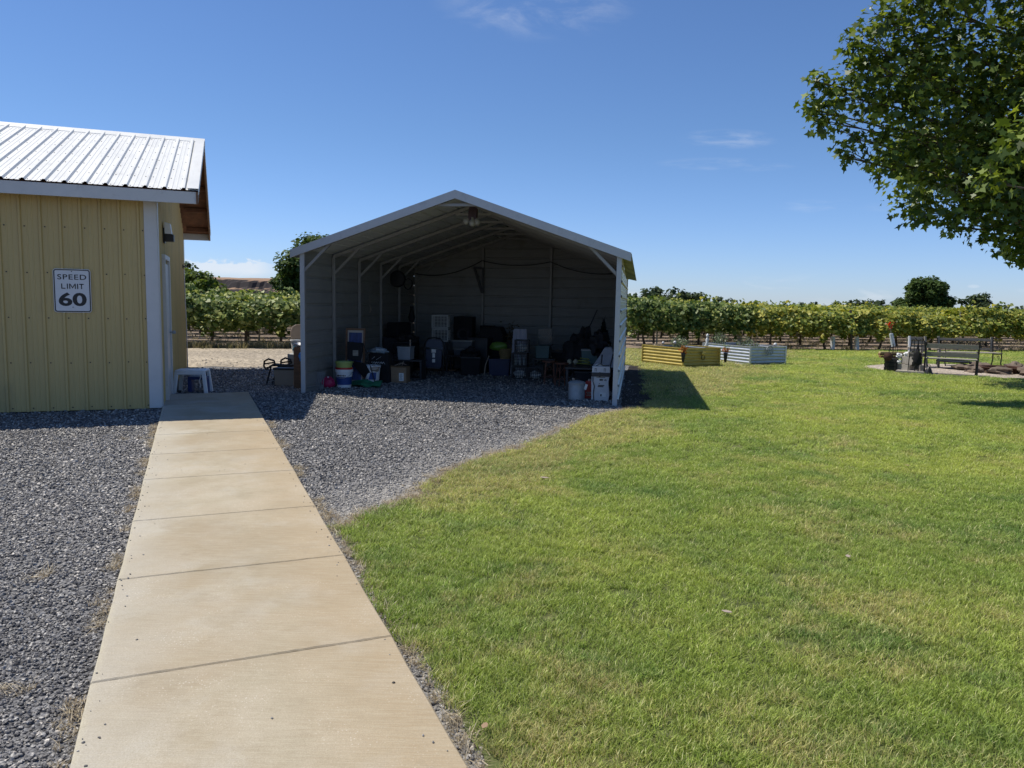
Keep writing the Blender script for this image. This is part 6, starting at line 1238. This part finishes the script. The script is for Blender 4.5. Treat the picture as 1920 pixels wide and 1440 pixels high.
part('cap', MB().blob((-.02, 0, .575), (.08, .06, .02), 3, .2, 10, 6), M['paper'], t, smooth=True)
# hanging lamp with bulbs at the front tie
t = T('hanging_lamp', 'dark red box lamp with three glass bulbs hanging under the carport ridge', 'lamp', 2.70, .66, 2.80)
part('housing', MB().extr([(-.065, -.05, .09), (.075, -.05, .09), (.085, -.05, .27), (.05, -.05, .30), (-.04, -.05, .30), (-.055, -.05, .27)], (0, .1, 0)), mat('dark_red_metal', (.035, .010, .010), .5), t, bevel=.005); m_bulb = mat('frosted_bulb', (.26, .25, .21), .2)
for x, y, z, ax in ((-.10, -.02, .06, -.7), (.01, -.05, .03, 0), (.085, -.02, .05, .4)):
    q = part('bulb', MB().lathe([(.018, .10), (.022, .07), (.05, .035), (.058, 0), (.045, -.035), (.001, -.055)], n=16, cap=False), m_bulb, t, smooth=True); q.location = (x, y, z); q.rotation_euler = (0, -ax, 0)
part('hook', MB().tube([(.0, 0, .29), (.0, 0, .345)], .006, 5).tube([(.03, 0, .29), (.03, 0, .34)], .006, 5), M['steel'], t)
# generic dark boxes and heaps, added so the back of the carport reads darker
for i, (u, v, z, w_, d_, h_, rz, lab) in enumerate(((.62, 3.35, 0, .5, .4, .42, .1, 'added dark filler box on the floor behind the cardboard box'), (.70, 3.5, .42, .42, .36, .26, -.1, 'added dark filler box stacked on the box behind the cardboard box'), (1.62, 5.1, 0, .5, .4, .62, .05, 'added dark filler box under and behind the clear bins'), (1.95, 4.1, 0, .42, .34, .36, .2, 'low added dark filler box right of the clear storage bins'), (2.02, 4.75, .0, .46, .4, .74, -.1, 'tall added dark filler box left of the covered barbecue'), (3.95, 4.4, 0, .6, .4, .52, .1, 'added dark filler box against the back wall behind the stools'), (4.35, 3.9, 0, .5, .4, .66, 0, 'tall added dark filler box behind the leaning pole'), (4.6, 1.95, 0, .5, .5, .34, .1, 'added dark filler box under the cluttered table'), (4.66, 3.2, 0, .6, .5, .44, 0, 'added dark filler box below the artificial fir tree'))):
    t = T('dark_filler_box', lab, 'box', u, v, z, rz); part('body', MB().extr([(-w_*.46, -d_*.5, 0), (w_*.46, -d_*.5, 0), (w_*.5, -d_*.5, h_), (-w_*.5, -d_*.5, h_)], (0, d_, 0)), (m_dark, m_vdark)[i % 2], t, bevel=.012); part('lid', MB().box((0, 0, h_+.012), (w_*1.04, d_*1.04, .025)), m_dark, t, bevel=.005)
for i, (u, v, z, r, lab) in enumerate(((.75, 3.45, .70, (.22, .14, .10), 'added black filler heap on the stacked dark boxes'), (1.95, 4.1, .39, (.20, .13, .11), 'added black filler heap on the low dark box by the clear bins'), (4.3, 2.9, .44, (.26, .2, .30), 'added black filler heap on the dark table behind the gourds'), (4.75, 2.3, .70, (.16, .2, .22), 'added black filler heap on the grey green tub'))):
    S('dark_filler_heap', MB().blob((0, 0, r[2]*.6), r, i+31, .4, 18, 12, 2.2), m_vdark, lab, 'cloth', u, v, z, smooth=True)

for i, (x, y, lab) in enumerate(((2.1, 4.6, 'small dry leaf on the lawn toward the right foreground'), (3.9, 7.4, 'small dry leaf on the open lawn left of the tree shadow'), (1.1, 3.7, 'small pale leaf on the near lawn beside the walk'), (6.3, 9.2, 'small pale leaf on the lawn in front of the tree shadow'))): fallen(x, y, lab, .028, (M['tan'], M['cardboard'])[i % 2])

# stray stones kicked onto the edges of the walk
n = 170; ss = RNG.random(n)*10-1; left = RNG.random(n) < .6; tt = np.where(left, np.abs(RNG.normal(size=n))*.05+.01, WW-.01-np.abs(RNG.normal(size=n))*.05); tt[:12] = RNG.random(12)*WW
Q = np.array([WP(a, b, .047) for a, b in zip(ss, tt)]); s_ = .002+.0045*RNG.random(n)
scatter('stray_stones', Q, np.stack([s_, s_, s_], 1), np.stack([np.zeros(n), np.zeros(n), RNG.random(n)*6.28], 1), st_c, 'few small stray stones lying on the edges of the concrete walk', 'gravel')
